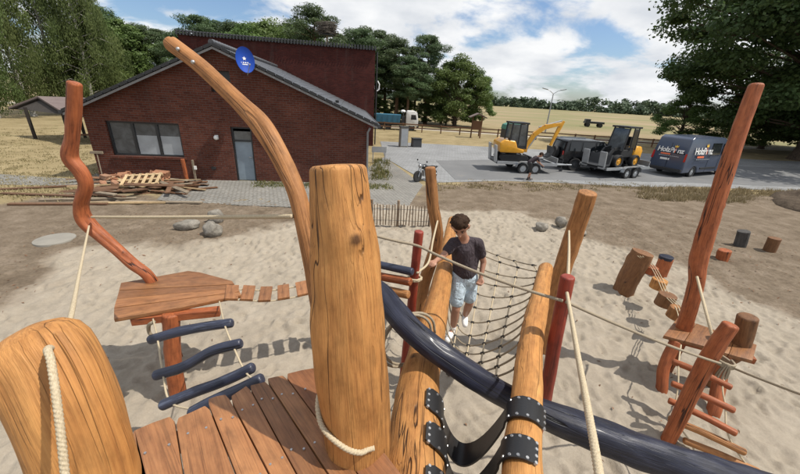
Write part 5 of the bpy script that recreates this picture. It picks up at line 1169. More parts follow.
cab.box((.02, -.20, 2.36), (1.12, 1.10, .10)); cab.box((.05, -.20, .92), (1.15, 1.06, .16)); cab.tube([(.08, -.71, .9), (.05, -.69, 2.32)], .04, 6); cabo = cab.build('cab_frame', M_matte, ex, bevel=0)
panel('pane', [(-.42, -.71, 1.02), (.04, -.71, 1.02), (.02, -.69, 2.28), (-.40, -.69, 2.28)], (0, .012, 0), M_pane, cabo); panel('pane', [(.12, -.71, 1.02), (.56, -.71, 1.02), (.46, -.69, 2.28), (.09, -.69, 2.28)], (0, .012, 0), M_pane, cabo)
panel('pane', [(.61, -.66, 1.02), (.61, .28, 1.02), (.50, .27, 2.28), (.50, -.64, 2.28)], (.012, 0, 0), M_pane, cabo); panel('pane', [(-.48, -.66, 1.4), (-.48, .28, 1.4), (-.43, .27, 2.28), (-.43, -.64, 2.28)], (.012, 0, 0), M_pane, cabo)
b = MB(); b.box((-.1, -.2, 1.2), (.45, .45, .15)); b.box((-.3, -.2, 1.5), (.12, .45, .6)); b.build('seat', M_matte, ex)
def beam(b, pts, w_, hs):
    for i in range(len(pts)-1):
        p, q_ = Vector(pts[i]), Vector(pts[i+1]); d = (q_-p).normalized(); n_ = Vector((-d.z, 0, d.x)); y = Vector((0, w_/2, 0)); h0, h1 = hs[i], hs[i+1]
        b.add([p-n_*h0-y, q_-n_*h1-y, q_-n_*h1+y, p-n_*h0+y, p+n_*h0-y, q_+n_*h1-y, q_+n_*h1+y, p+n_*h0+y], [(3, 2, 1, 0), (4, 5, 6, 7), (0, 1, 5, 4), (1, 2, 6, 5), (2, 3, 7, 6), (3, 0, 4, 7)])
b = MB(); b.box((.78, 0, .72), (.4, .3, .3)); beam(b, [(.85, 0, .80), (1.25, 0, 1.65), (1.85, 0, 2.18), (2.95, 0, 2.42)], .18, [.10, .15, .15, .08]); b.build('boom', M_yel, ex, bevel=.015)
b = MB(); beam(b, [(3.05, 0, 2.60), (2.85, 0, 2.2), (2.50, 0, 1.05)], .14, [.06, .12, .07]); b.build('dipper_arm', M_yel, ex, bevel=.015)
b = MB(); b.tube([(1.0, 0, .75), (1.55, 0, 1.72)], .05, 8); b.tube([(1.5, 0, 2.15), (2.9, 0, 2.62)], .045, 8); b.tube([(2.86, .0, 1.95), (2.65, 0, 1.15)], .04, 8); b.build('hydraulic_ram', M_steel, ex, smooth=True)
b = MB(); b.prism([(2.40, 1.05), (2.60, 1.02), (2.72, .75), (2.62, .45), (2.35, .28), (2.05, .35), (2.10, .42), (2.35, .42), (2.48, .60)], 'y', -.25, .25); b.build('bucket', M_dsteel, ex, bevel=.01)
b = MB(); b.box((.95+.15, 0, .20), (.10, 1.3, .35)); b.box((.8, .3, .2), (.5, .08, .1)); b.box((.8, -.3, .2), (.5, .08, .1)); b.build('dozer_blade', M_dsteel, ex)
ex.scale = (.9, .9, .9)
# --- compact loader (faces back along its trailer)
ld = empty('compact_loader', tO+tdir*1.85+Vector((0, 0, .575)), ta+math.pi, 'compact wheel loader with yellow engine cover on a trailer', 'loader')
for x in (-.72, .72):
    for s_ in (-1, 1): wheel(ld, (x, s_*.58, .36), .36, .30, M_yel)
b = MB(); b.box((0, 0, .50), (2.0, .72, .30)); b.build('chassis', M_matte, ld, bevel=.03)
b = MB(); b.prism([(-1.30, .42), (-.62, .42), (-.55, .98), (-.75, 1.20), (-1.15, 1.18), (-1.32, .95)], 'y', -.56, .56); b.build('engine_cover', M_yel, ld, bevel=.08, smooth=True, segs=3)
b = MB(); b.prism([(-.55, .55), (.45, .55), (.45, .95), (-.1, 1.0), (-.55, 1.1)], 'y', -.5, .5); b.build('body', M_matte, ld, bevel=.04)
b = MB()
for x0, x1 in ((-.62, -.55), (.42, .22)):
    for y in (-.52, .52): b.tube([(x0, y, .9), (x1, y*.92, 2.18)], .045, 6)
b.box((-.15, 0, 2.22), (1.05, 1.12, .09)); b.tube([(-.15, -.52, .95), (-.15, -.49, 2.18)], .035, 6); b.tube([(-.15, .52, .95), (-.15, .49, 2.18)], .035, 6); cf = b.build('cab_frame', M_matte, ld)
for y in (-.52, .52):
    panel('pane', [(-.58, y, 1.1), (-.19, y, 1.1), (-.19, y*.93, 2.15), (-.52, y*.93, 2.15)], (0, .012, 0), M_glass, cf)
panel('pane', [(.40, -.48, 1.0), (.40, .48, 1.0), (.22, .45, 2.15), (.22, -.45, 2.15)], (.012, 0, 0), M_pane, cf)
b = MB(); b.box((-.25, 0, 1.12), (.45, .45, .16)); b.box((-.48, 0, 1.42), (.12, .45, .55)); b.build('seat', M_matte, ld)
b = MB()
for y in (-.28, .28): beam(b, [(.25, y, 1.08), (.85, y, .98), (1.30, y, .45)], .10, [.07, .09, .06])
b.build('lift_arm', M_matte, ld); b = MB(); b.prism([(1.30, .70), (1.38, .10), (1.95, .04), (1.98, .09), (1.48, .20), (1.40, .72)], 'y', -.68, .68); b.build('bucket', M_dsteel, ld, bevel=.01)
# --- black off-roader
so = PZ(556, 170.5); sa = math.radians(3)
suv = empty('off_roader', so+Vector((.25, 1.0, 0)), sa, 'boxy black off-road car with a spare wheel on its back door', 'car')
sp_ = [(0, .55), (.0, 1.15), (.12, 1.78), (.25, 1.84), (2.35, 1.84), (2.62, 1.68), (2.95, 1.22), (4.15, 1.12), (4.28, .95), (4.3, .50), (4.05, .42), (3.98, .68), (3.80, .84), (3.35, .84), (3.17, .68), (3.10, .42), (1.30, .42), (1.22, .68), (1.05, .84), (.60, .84), (.42, .68), (.35, .42)]
def tum2(bm):
    for v in bm.verts:
        if v.co.z > 1.2: v.co.y *= 1-.10*(v.co.z-1.2)/.6
b = MB(); b.prism(sp_, 'y', -.92, .92); b.build('body', M_bpaint, suv, bevel=.05, smooth=True, xf=tum2)
for s_ in (-1, 1):
    for (x0, x1) in ((.28, .95), (1.05, 1.80), (1.90, 2.62)):
        panel('side_window', [(x0, s_*.925, 1.22), (x1, s_*.925, 1.22), (x1-(.20 if x1 > 2 else 0), s_*.845, 1.74), (x0+.02, s_*.845, 1.74)], (0, s_*.01, 0), M_glass, suv)
    for x in (.82, 3.58): wheel(suv, (x, s_*.80, .40), .40, .26, M_dsteel)
    b = MB(); b.box((2.2, s_*.97, .40), (2.0, .12, .06)); b.build('side_step', M_dsteel, suv)
    panel('tail_light', [(-.01, s_*.72, .95), (-.01, s_*.86, .95), (-.01, s_*.86, 1.18), (-.01, s_*.72, 1.18)], (-.03, 0, 0), M_redl, suv)
panel('rear_window', [(.02, -.68, 1.24), (.02, .68, 1.24), (.10, .62, 1.70), (.10, -.62, 1.70)], (-.015, 0, 0), M_glass, suv)
panel('windscreen', [(2.40, -.78, 1.74), (2.40, .78, 1.74), (2.90, .84, 1.26), (2.90, -.84, 1.26)], (.012, 0, .012), M_glass, suv)
o = wheel(suv, (-.16, 0, 1.0), .38, .24, M_matte, 'spare_wheel'); o.rotation_euler.z = math.pi/2
b = MB(); b.box((-.10, 0, .55), (.2, 1.75, .16)); b.build('bumper', M_matte, suv, bevel=.03)
for y in (-.78, .78): MB().box((1.2, y, 1.875), (1.7, .05, .05)).build('roof_rail', M_steel, suv)
# --- dump truck on the far track
tk = empty('dump_truck', (-3.7, 42.0, 0), math.radians(2), 'dump truck with white cab and blue tipper body by the tall pines', 'truck')
b = MB(); b.box((3.2, 0, .85), (6.6, .9, .25)); b.build('chassis', M_dsteel, tk)
b = MB(); b.prism([(0, 1.15), (3.9, 1.15), (4.1, 2.35), (-.15, 2.35)], 'y', -1.2, 1.2); bo = b.build('tipper_body', M_tblue, tk, bevel=.03)
for k in range(5):
    MB().box((.35+k*.85, -1.22, 1.75), (.10, .07, 1.1)).build('rib', M_tblue, bo)
b = MB(); b.prism([(4.95, .75), (6.85, .75), (6.9, 1.6), (6.65, 2.85), (6.2, 3.05), (5.1, 3.05), (4.95, 2.8)], 'y', -1.2, 1.2); cb = b.build('cab', M_white, tk, bevel=.08, smooth=True)
panel('side_window', [(5.7, -1.205, 1.75), (6.62, -1.205, 1.75), (6.45, -1.205, 2.5), (5.7, -1.205, 2.5)], (0, -.015, 0), M_glass, cb); panel('windscreen', [(6.87, -1.05, 1.75), (6.87, 1.05, 1.75), (6.70, 1.0, 2.6), (6.70, -1.0, 2.6)], (.02, 0, 0), M_glass, cb)
b = MB(); b.box((6.9, 0, .7), (.25, 2.3, .45)); b.build('bumper', M_matte, tk, bevel=.04); b = MB(); b.tube([(4.45, -.6, 1.0), (4.45, -.6, 2.9)], .09, 8); b.box((4.5, .1, 1.5), (.5, 1.6, 1.2)); b.build('exhaust', M_dsteel, tk)
b = MB(); b.sphere((4.4, -.3, 2.9), .42, 10, 6, (1, 1, .6)); b.build('rolled_cover', M_white, tk, smooth=True)
for x in (.8, 2.1, 5.9):
    for s_ in (-1, 1): wheel(tk, (x, s_*1.03, .52), .52, .34, M_dsteel)
tk.scale = (.72, .72, .72)
# --- motorcycle
mc = empty('motorcycle', PZ(425, 181), math.radians(222), 'small dark motorcycle parked at the edge of the grey paving', 'motorcycle'); I = None
for x in (-.62, .64): wheel(mc, (x, 0, .31), .31, .11, M_dsteel)
b = MB(); b.tube([(-.62, .07, .31), (-.15, .05, .42), (.25, .0, .75), (.38, 0, .86)], .03, 8); b.tube([(-.62, -.07, .31), (-.15, -.05, .42), (.25, 0, .75)], .03, 8); b.build('frame', M_dsteel, mc)
b = MB(); b.tube([(.64, .08, .31), (.40, .08, .92)], .025, 8); b.tube([(.64, -.08, .31), (.40, -.08, .92)], .025, 8); b.build('fork', M_steel, mc)
b = MB(); b.sphere((.13, 0, .78), .20, 14, 8, (1.35, .65, .62)); b.build('tank', M_bpaint, mc, smooth=True); b = MB(); b.box((-.35, 0, .76), (.62, .22, .09)); b.build('seat', M_matte, mc, bevel=.03)
b = MB(); b.box((.05, 0, .45), (.36, .24, .30)); b.cyl((-.1, .15, .35), (-.75, .17, .38), .04); b.build('engine', M_steel, mc, bevel=.02)
b = MB(); b.tube([(.36, .36, 1.0), (.40, .1, .95), (.40, -.1, .95), (.36, -.36, 1.0)], .017, 6); b.build('handlebar', M_steel, mc); b = MB(); b.sphere((.50, 0, .86), .10, 10, 8); b.build('headlight', M_bolt, mc, smooth=True)
b = MB(); b.sphere((.36, .38, 1.12), .06, 8, 6, (.4, 1, .8)); b.build('mirror', M_bpaint, mc); b = MB(); b.sphere((.36, -.38, 1.12), .06, 8, 6, (.4, 1, .8)); b.build('mirror', M_bpaint, mc)
b = MB(); b.tube([(-.05, .08, .30), (-.10, .24, .0)], .014, 6); b.build('kickstand', M_steel, mc); b = MB(); b.box((-.78, 0, .68), (.3, .14, .03), ry=.5); b.build('mudguard', M_matte, mc)

mc.scale = (.82, .82, .88)
# ------------------------------------------------------------------ street furniture and fences
lp = PZ(545, 133); lh = PD(550, 92, lp.y).z
lamp = empty('street_lamp', (lp.x, lp.y, 0), 0, 'slender street lamp with two outstretched heads beside the field', 'street lamp')
MB().cyl((0, 0, -.1), (.0, 0, lh-.2), .11, .06, 10).build('mast', M_steel, lamp, smooth=True)
for s_ in (-1, 1):
    b = MB(); b.tube([(0, 0, lh-.2), (s_*.5, 0, lh+.15), (s_*.9, 0, lh+.3)], .045, 6); b.build('arm', M_steel, lamp); b = MB(); b.box((s_*1.25, 0, lh+.37), (.8, .26, .10), ry=-s_*.2); b.build('lamp_head', M_steel, lamp, bevel=.02)
cb_ = PZ(403, 147); o = empty('switch_cabinet', (cb_.x, cb_.y, 0), .3, 'tall narrow grey cabinet on the paving edge by the hall', 'cabinet'); hh = PD(403, 127, cb_.y).z
b = MB(); b.box((0, 0, hh/2), (.62, .5, hh)); b.build('housing', M_concrete, o, bevel=.02); b = MB(); b.box((0, 0, hh+.03), (.68, .56, .06)); b.build('lid', M_dsteel, o); b = MB(); b.box((0, -.255, hh/2), (.52, .02, hh*.85)); b.build('door', M_steel, o)
cb_ = PZ(416, 147); o = empty('waste_box', (cb_.x, cb_.y, 0), .3, 'low dark box standing next to the tall grey cabinet', 'box'); b = MB(); b.box((0, 0, .32), (.75, .6, .64), taper=.93); b.build('bin', M_dsteel, o, bevel=.03); b = MB(); b.box((0, 0, .67), (.78, .64, .06)); b.build('lid', M_matte, o, bevel=.02)
cb_ = PZ(377, 163); o = empty('sign_board', (cb_.x+.1, cb_.y, 0), .2, 'grey blank board on two legs at the corner of the brick house', 'board'); b = MB(); b.box((0, 0, .78), (.85, .05, .32)); b.build('board', M_steel, o); b = MB(); b.box((-.35, 0, .32), (.05, .05, .66)); b.build('leg', M_steel, o); b = MB(); b.box((.35, 0, .32), (.05, .05, .66)); b.build('leg', M_steel, o)
kp = PZ(475, 138); ko = empty('notice_kiosk', (kp.x, kp.y, 0), .1, 'small roofed wooden notice stand on posts near the round tree', 'notice stand')
for s_ in (-1, 1): MB().box((s_*.5, 0, 1.1), (.12, .12, 2.3)).build('post', M_oldbrown, ko)
MB().box((0, 0, 1.3), (.88, .06, .9)).build('board', M_oldbrown, ko); b = MB(); b.prism([(-.9, 2.05), (0, 2.45), (.9, 2.05), (.9, 2.13), (0, 2.54), (-.9, 2.13)], 'y', -.45, .45); b.build('roof', M_felt, ko)
gp = PZ(512, 138); gp = PD(512, 138, 33.0); ga = empty('covered_cart', (gp.x, 33.0, 0), .1, 'green tarpaulin topped cart behind the yellow excavator', 'cart'); b = MB(); b.box((0, 0, 1.0), (1.9, 1.2, .9)); b.build('box', M_dsteel, ga, bevel=.02); b = MB(); b.prism([(-1.0, 1.45), (1.0, 1.45), (.92, 1.85), (.6, 1.98), (-.6, 1.98), (-.92, 1.85)], 'y', -.65, .65); b.build('tarpaulin', M_green, ga, bevel=.06, smooth=True)
for x in (-.6, .6):
    for s_ in (-1, 1): wheel(ga, (x, s_*.62, .35), .35, .2, M_dsteel)
fp_ = PD(590, 137, 75.0); ft = empty('farm_trailer', (fp_.x, 75, 0), -.2, 'dark farm trailer standing alone out in the field', 'trailer'); b = MB(); b.box((0, 0, 1.1), (4.6, 2, .5)); b.build('bed', M_dsteel, ft); b = MB(); b.box((-1.6, 0, 1.6), (1.2, 1.6, .6)); b.build('load', M_dsteel, ft, bevel=.05)
for x in (-1.5, 1.5):
    for s_ in (-1, 1): wheel(ft, (x, s_*.9, .5), .5, .3, M_dsteel)
ft.scale = (.8, .8, .8)
# post-and-rail fence along the track
A_, B_ = Vector((-9, 40.6, 0)), Vector((34, 39.4, 0)); fl = empty('rail_fence', A_, 0, 'low dark post and rail fence along the sandy track', 'fence'); n_ = 20
pm = board_mesh('post', (1.0, .12, .12), 5)
for i in range(n_+1):
    o = link('post', pm, M_oldbrown, fl); o.location = (B_-A_)*i/n_+Vector((0, 0, .42)); o.rotation_euler.y = math.pi/2
rmesh = board_mesh('rail', ((B_-A_).length/n_+.05, .06, .12), 6)
for i in range(n_):
    for z in (.45, .82):
        o = link('rail', rmesh, M_oldbrown, fl); o.location = (B_-A_)*(i+.5)/n_+Vector((0, -.09, z)); o.rotation_euler.z = math.atan2((B_-A_).y, (B_-A_).x)
# paling fence by the paving
a_, b_ = PZ(371, 225.5), PZ(429, 227.5); pf = empty('paling_fence', a_, 0, 'low brown chestnut paling fence at the end of the paved path', 'fence'); rr_ = random.Random(8); nP = 21
a2 = a_-(b_-a_)*.25
for i in range(nP+5):
    c = a2.lerp(b_, i/(nP+4))-a_; hgt = rr_.uniform(.64, .74); me = board_mesh('pale', (hgt, .055, .03), 200+i, .006) if i < 6 else random.Random(i).choice(pal); 
    if i == 0: pal = []
    if i < 6: pal.append(me)
    o = link('pale', me, M_picket, pf); o.location = (c.x, c.y, .36); o.rotation_euler = (rr_.uniform(-.04, .04), math.pi/2+rr_.uniform(-.05, .05), rr_.uniform(-.15, .15))
for u in (.0, .45, 1.0):
    c = a_.lerp(b_, u)-a_; make_log('post', [(c.x, c.y+.05, -.2), (c.x, c.y+.05, .4), (c.x, c.y+.05, .82)], .04, M_picket, parent=pf, seed=int(u*10)+210, seg=12)
for z in (.2, .56):
    b = MB(); b.tube([Vector((a2.x-a_.x, a2.y-a_.y-.025, z)), Vector((b_.x-a_.x, b_.y-a_.y-.025, z))], .006, 5); b.build('wire', M_dsteel, pf)

# ------------------------------------------------------------------ lumber heap, stones, small things
rr_ = random.Random(21)
kinds = [('weathered grey board', M_grey_wood), ('dark brown board', M_oldbrown), ('pale new board', M_new_wood)]
bm_ = {i: [board_mesh('board', (l, w, h), 300+i*10+j) for j, (l, w, h) in enumerate(((1.8, .17, .03), (1.2, .15, .045), (2.6, .13, .05), (.8, .20, .03)))] for i in range(3)}
def put(name, me, mat, x, y, z, rz, rx, ry, label, cat, group):
    o = link(name, me, mat); o.location = (x, y, z); o.rotation_euler = (rx, ry, rz); return tag(o, label, cat, group)
lay = 0
for i in range(52):
    u = rr_.random(); px = 88+u*112; py = 186+rr_.uniform(-6, 12)*(1-.4*u); c = PZ(px, py); k = rr_.choice([0, 0, 1, 1, 1, 1, 2]); z = .03+rr_.random()**1.4*.30*(1-abs(u-.5)*1.3)
    put('board', rr_.choice(bm_[k]), kinds[k][1], c.x, c.y, z, .15+rr_.gauss(0, .55), rr_.uniform(-.3, .3), rr_.uniform(-.12, .12), kinds[k][0]+' lying in the lumber heap before the brick house', 'board', 'boards of the lumber heap')
for px, py, k, rz in ((60, 205, 1, .02), (120, 204, 2, .05), (90, 200, 0, .1), (28, 189, 1, .3), (160, 203, 0, -.05), (45, 196, 1, -.12)):
    c = PZ(px, py); put('board', bm_[k][2], kinds[k][1], c.x, c.y, .04, rz+.2, 0, 0, kinds[k][0]+' lying alone on the dirt by the lumber heap', 'board', 'loose boards by the lumber heap')
def chunk(seed, s_):
    b = MB(); b.box((0, 0, 0), s_); me = b.mesh('chunk', bevel=.02); r2_ = random.Random(seed)
    for v in me.vertices: v.co += Vector((r2_.uniform(-.03, .03), r2_.uniform(-.03, .03), r2_.uniform(-.02, .02)))
    return me
ch = [chunk(i, (rr_.uniform(.18, .4), rr_.uniform(.12, .25), rr_.uniform(.08, .18))) for i in range(6)]
for i in range(34):
    px = rr_.gauss(140, 24); py = rr_.gauss(180, 3.5); c = PZ(max(104, min(200, px)), py); put('clay_chunk', ch[i % 6], M_clay, c.x, c.y, .08+rr_.random()*.22, rr_.random()*6, rr_.uniform(-.4, .4), rr_.uniform(-.4, .4), 'broken orange clay block among the boards of the lumber heap', 'rubble', 'clay blocks in the heap')
c = PZ(163, 181); put('clay_chunk', chunk(99, (.5, .3, .24)), M_clay, c.x, c.y, .28, .2, .1, .1, 'largest orange clay block on top of the lumber heap', 'rubble', None)
c = PZ(144, 188); pal_ = empty('wooden_pallet', (c.x, c.y, .30), .35, 'pale slatted wooden pallet lying tilted on the lumber heap', 'pallet'); pal_.rotation_euler = (.28, -.05, .35)
sm = board_mesh('slat', (.80, .10, .022), 400); bmr = board_mesh('bearer', (1.2, .09, .09), 401)
for i in range(6):
    o = link('slat', sm, M_new_wood, pal_); o.location = (-.54+i*.216, 0, .058); o.rotation_euler.z = math.pi/2
for y in (-.35, 0, .35): o = link('bearer', bmr, M_new_wood, pal_); o.location = (0, y, 0)
# posts and tool leaning on the house front
s_, z_ = FP(189, 160); p = fpt(s_, .5); make_log('short_post', [(p.x, p.y, -.1), (p.x, p.y, .4), (p.x-.02, p.y, .95)], .07, M_red, 'red brown round post standing in front of the house wall', 'post', seed=410)
s_, z_ = FP(197, 165); p = fpt(s_, .35); o = empty('grey_stake', (p.x, p.y, 0), .2, 'grey flat stake with a pale tag before the house wall', 'stake'); me = board_mesh('stake', (.95, .12, .05), 411); q_ = link('stake', me, M_grey_wood, o); q_.rotation_euler.y = math.pi/2; q_.location.z = .42; MB().box((.08, -.05, .6), (.09, .05, .14)).build('tag', M_white, o)
s_, z_ = FP(104, 175); p = fpt(s_+.15, .35); o = empty('broom', (p.x, p.y, 0), math.atan2(fd.y, fd.x), 'upturned wooden broom leaning at the house corner', 'broom'); MB().cyl((0, 0, 0), (-.12, .25, 1.0), .018, seg=8).build('handle', M_grey_wood, o); MB().box((-.12, .25, 1.03), (.42, .07, .09)).build('head', M_grey_wood, o)
def boulder(px, py, size, seed, label):
    c = PZ(px, py); b = MB(); b.sphere((0, 0, 0), 1, 28, 18); me = b.mesh('boulder', smooth=True); r2_ = np.random.default_rng(seed); co = np.zeros(len(me.vertices)*3, np.float32); me.vertices.foreach_get('co', co); co = co.reshape(-1, 3); d = co.copy()
    for _ in range(9):
        n = r2_.normal(size=3); n /= np.linalg.norm(n); k = r2_.uniform(.62, .92); dd = co@n; co -= np.clip(dd-k, 0, None)[:, None]*n*.85
    co += d*(vnoise(d[:, 0]+3, d[:, 1]+d[:, 2]*1.3+5, 2.2, seed)[:, None]-.5)*.22; co *= np.array(size); me.vertices.foreach_set('co', co.ravel()); me.update()
    o = link('boulder', me, M_rockm); o.location = (c.x, c.y, size[2]*.55); o.rotation_euler.z = seed; tag(o, label, 'boulder', None)
boulder(188, 228, (.34, .24, .16), 1, 'low pale boulder lying apart from the two stacked behind the rope')
boulder(214, 234, (.30, .24, .24), 2, 'front pale boulder with a dark shaded foot on the sand edge')
boulder(216, 222, (.24, .22, .26), 3, 'upright pale boulder standing behind the other two boulders')
boulder(541, 229, (.27, .2, .17), 4, 'rounded dark grey boulder on the sand beyond the rope net'); boulder(560, 226, (.22, .2, .22), 5, 'dark grey boulder close behind the stout leaning log'); boulder(577, 234, (.26, .2, .12), 6, 'flat pale boulder on the dirt past the stout leaning log')
c = PZ(55, 240); b = MB(); b.cyl((0, 0, -.05), (0, 0, .035), .40, .39, 40); o = b.build('concrete_disc', M_concrete, None, bevel=.01, smooth=True); o.location = (c.x, c.y, 0); tag(o, 'flat round concrete slab lying on the dirt', 'slab')

# ------------------------------------------------------------------ grass tufts (uncountable)
def tufts(name, pts, hgt, n_per, seed, label):
    r2_ = np.random.default_rng(seed); P_ = np.repeat(np.array(pts), n_per, 0); n = len(P_); P_ = P_+np.c_[r2_.normal(0, .10, (n, 2)), np.zeros(n)]; a = r2_.uniform(0, 6.28, n); h = hgt*r2_.uniform(.4, 1.2, n); w = .012+.01*r2_.random(n); le = r2_.normal(0, .35, (n, 2))*h[:, None]
    dv = np.c_[np.cos(a)*w, np.sin(a)*w, np.zeros(n)]; tip = P_+np.c_[le, h]; V = np.stack([P_-dv, P_+dv, tip], 1).reshape(-1, 3); me = np_mesh(name, V, np.arange(n*3).reshape(-1, 3)); set_attr(me, 'tint', np.repeat(r2_.random(n), 3), 'FLOAT'); o = link(name, me, M_grass if 'green' in name else M_dryg); tag(o, label, 'grass', kind='stuff')
r2_ = np.random.default_rng(9); pts = []
for k in range(420):
    px, py = r2_.uniform(640, 850), r2_.uniform(187, 200); c = PZ(px, py+(px-640)*.03); pts.append((c.x, c.y, 0))
tufts('dry_grass', pts, .22, 26, 1, 'dry grass along the edge of the car park')
pts = [tuple(PZ(r2_.uniform(430, 640), r2_.normal(186.5, 2.0))) for k in range(160)]; tufts('dry_grass', pts, .10, 16, 2, 'thin dry grass beside the car park kerb')
pts = []
for k in range(240):
    p = fpt(r2_.uniform(5.9, 11.6), r2_.uniform(-.4, 1.0)*.6+.4); pts.append((p.x, p.y, 0))
tufts('green_weeds', pts, .12, 12, 3, 'green weeds along the foot of the brick house')
pts = [tuple(PZ(r2_.uniform(372, 388), r2_.uniform(160, 182))) for k in range(70)]; tufts('green_weeds', pts, .22, 16, 4, 'green weeds on the paving by the house corner')
pts = [tuple(PZ(r2_.uniform(-40, 100), r2_.uniform(128, 200))) for k in range(700)]; tufts('dry_grass', pts, .07, 14, 5, 'short dry lawn around the open shed')

# ------------------------------------------------------------------ people
def remesh_obj(name, caps, mat, parent, vox=.012, smooth=4, extra=None):
    """one continuous surface grown from tapered capsules (p0, p1, r0, r1)"""
    b = MB()
    for c_ in caps:
        p0, p1, r0_, r1_ = c_[:4]; p0, p1 = Vector(p0), Vector(p1); sc = c_[4] if len(c_) > 4 else None
        b.sphere(p0, r0_, 14, 10, sc or (1, 1, 1)); b.sphere(p1, r1_, 14, 10, sc or (1, 1, 1))
        if (p1-p0).length > 1e-3:
            if sc is None: b.tube([p0, p1], [r0_, r1_], 14)
            else:
                for k in range(1, 8): b.sphere(p0.lerp(p1, k/8), r0_+(r1_-r0_)*k/8, 14, 10, sc)
    me = b.mesh(name); o = bpy.data.objects.new(name, me); C.objects.link(o)
    mo = o.modifiers.new('r', 'REMESH'); mo.mode = 'VOXEL'; mo.voxel_size = vox; ms = o.modifiers.new('s', 'SMOOTH'); ms.iterations = smooth; ms.factor = .5
    dg = bpy.context.evaluated_depsgraph_get(); m2 = bpy.data.meshes.new_from_object(o.evaluated_get(dg)); bpy.data.objects.remove(o); m2.name = name; m2.materials.clear()
    m2.polygons.foreach_set('use_smooth', np.ones(len(m2.polygons), bool)); q_ = link(name, m2, mat, parent); q_.matrix_parent_inverse = Matrix.Translation(parent.location).inverted(); return q_
def person(J, label, tone, hair, shirt, shorts, shoe, sleeve=.55, leg=.75, vox=.011, grip=None, face=None):
    """J: joint positions; A is the figure's right side, B the left"""
    root = empty('person', ((J['toeA']+J['toeB'])/2) if 'root' not in J else J['root'], 0, label, 'person')
    hd = J['head']; fw = face.normalized(); up = (hd-J['neck']).normalized(); fw = (fw-up*fw.dot(up)).normalized(); sd_ = up.cross(fw)
    caps = [(hd+up*.02, hd+up*.03-fw*.015, .088, .09), (hd-up*.045+fw*.03, hd-up*.075+fw*.045, .06, .042), (J['neck']-up*.03, hd-up*.05, .054, .05),
            (hd+fw*.085-up*.005, hd+fw*.105-up*.035, .011, .017), (hd+sd_*.088-up*.01, hd+sd_*.09+up*.02, .016, .02), (hd-sd_*.088-up*.01, hd-sd_*.09+up*.02, .016, .02),
            (J['neck']-up*.02, J['pelvis'].lerp(J['neck'], .6), .07, .10), (J['pelvis'].lerp(J['neck'], .6), J['pelvis'], .10, .11)]
    for s_ in 'AB':
        caps += [(J['sh'+s_], J['el'+s_], .047, .037), (J['el'+s_], J['wr'+s_], .037, .025), (J['neck']-up*.04, J['sh'+s_], .055, .05), (J['hip'+s_], J['kn'+s_], .078, .052), (J['kn'+s_], J['kn'+s_].lerp(J['an'+s_], .35), .050, .052), (J['kn'+s_].lerp(J['an'+s_], .35), J['an'+s_], .052, .032), (J['an'+s_], J['toe'+s_], .034, .03)]
        # palm and five curled fingers
        w_, h_ = J['wr'+s_], J['ha'+s_]; d = (h_-w_).normalized(); sn_ = d.cross(Vector((0, 0, 1)) if abs(d.z) < .8 else Vector((1, 0, 0))).normalized(); cu = d.cross(sn_)
        if cu.dot(fw) < 0 and grip is None: cu = -cu
        for k in range(4):
            o_ = sn_*(-.027+.018*k); a0 = w_+d*.04+o_*.7; a1 = w_+d*.082+o_; l_ = (.036, .042, .040, .030)[k]; a2 = a1+d*l_*.6+cu*l_*.7; a3 = a2+cu*l_*.5-d*l_*.35
            caps += [(w_+d*.01, a1, .018, .0115), (a1, a2, .0108, .0098), (a2, a3, .0098, .0085)]
        caps += [(w_+d*.02+sn_*-.02, w_+d*.055-sn_*.048+cu*.012, .015, .011), (w_+d*.055-sn_*.048+cu*.012, w_+d*.085-sn_*.04+cu*.03, .011, .009)]
    remesh_obj('body', caps, tone, root, vox*.8, 3)
    tor = J['pelvis'].lerp(J['neck'], .5); waist = J['pelvis']+up*.02
    sc = [(J['neck']-up*.055, J['pelvis'].lerp(J['neck'], .68), .085, .125), (J['pelvis'].lerp(J['neck'], .68), J['pelvis'].lerp(J['neck'], .3), .128, .125), (J['pelvis'].lerp(J['neck'], .3), J['pelvis']+Vector((0, 0, .035)), .125, .138)]
    for s_ in 'AB': sc += [(J['sh'+s_], J['sh'+s_].lerp(J['el'+s_], sleeve), .068, .062), (J['neck']-up*.06, J['sh'+s_], .07, .068), (J['sh'+s_].lerp(J['neck'], .3)-up*.1, J['pelvis']+(J['hip'+s_]-J['pelvis'])*.6+Vector((0, 0, .04)), .085, .10)]
    remesh_obj('shirt', sc, shirt, root, vox, 3)
    pc = [(J['pelvis']+Vector((0, 0, .0)), J['pelvis']+Vector((0, 0, -.06)), .128, .125)]
    for s_ in 'AB': k = J['hip'+s_].lerp(J['kn'+s_], leg); pc += [(J['hip'+s_], k, .102, .086), (J['pelvis'], J['hip'+s_], .12, .105)]
    if leg > 1:
        for s_ in 'AB': pc += [(J['kn'+s_], J['an'+s_], .068, .052)]
    remesh_obj('shorts' if leg < 1 else 'trousers', pc, shorts, root, vox, 2)
    for s_ in 'AB':
        an, to = J['an'+s_], J['toe'+s_]; d = (to-an); d.z *= .3; d.normalize(); hl = Vector((an.x, an.y, to.z+.005))-d*.03
        remesh_obj('shoe', [(hl, hl.lerp(to, .5)+Vector((0, 0, .008)), .042, .044), (hl.lerp(to, .5)+Vector((0, 0, .006)), to, .044, .036), (hl+Vector((0, 0, .01)), Vector((an.x, an.y, to.z+.055)), .044, .042)], shoe, root, .009, 3)
        remesh_obj('sock', [(Vector((an.x, an.y, to.z+.05)), an.lerp(J['kn'+s_], .16), .040, .042)], shoe, root, .009, 1)
    hc = [(hd+up*.055-fw*.02, hd+up*.03-fw*.04, .094, .095), (hd+up*.085+fw*.03, hd+up*.08-fw*.03, .065, .07)]
    r3 = random.Random(5)
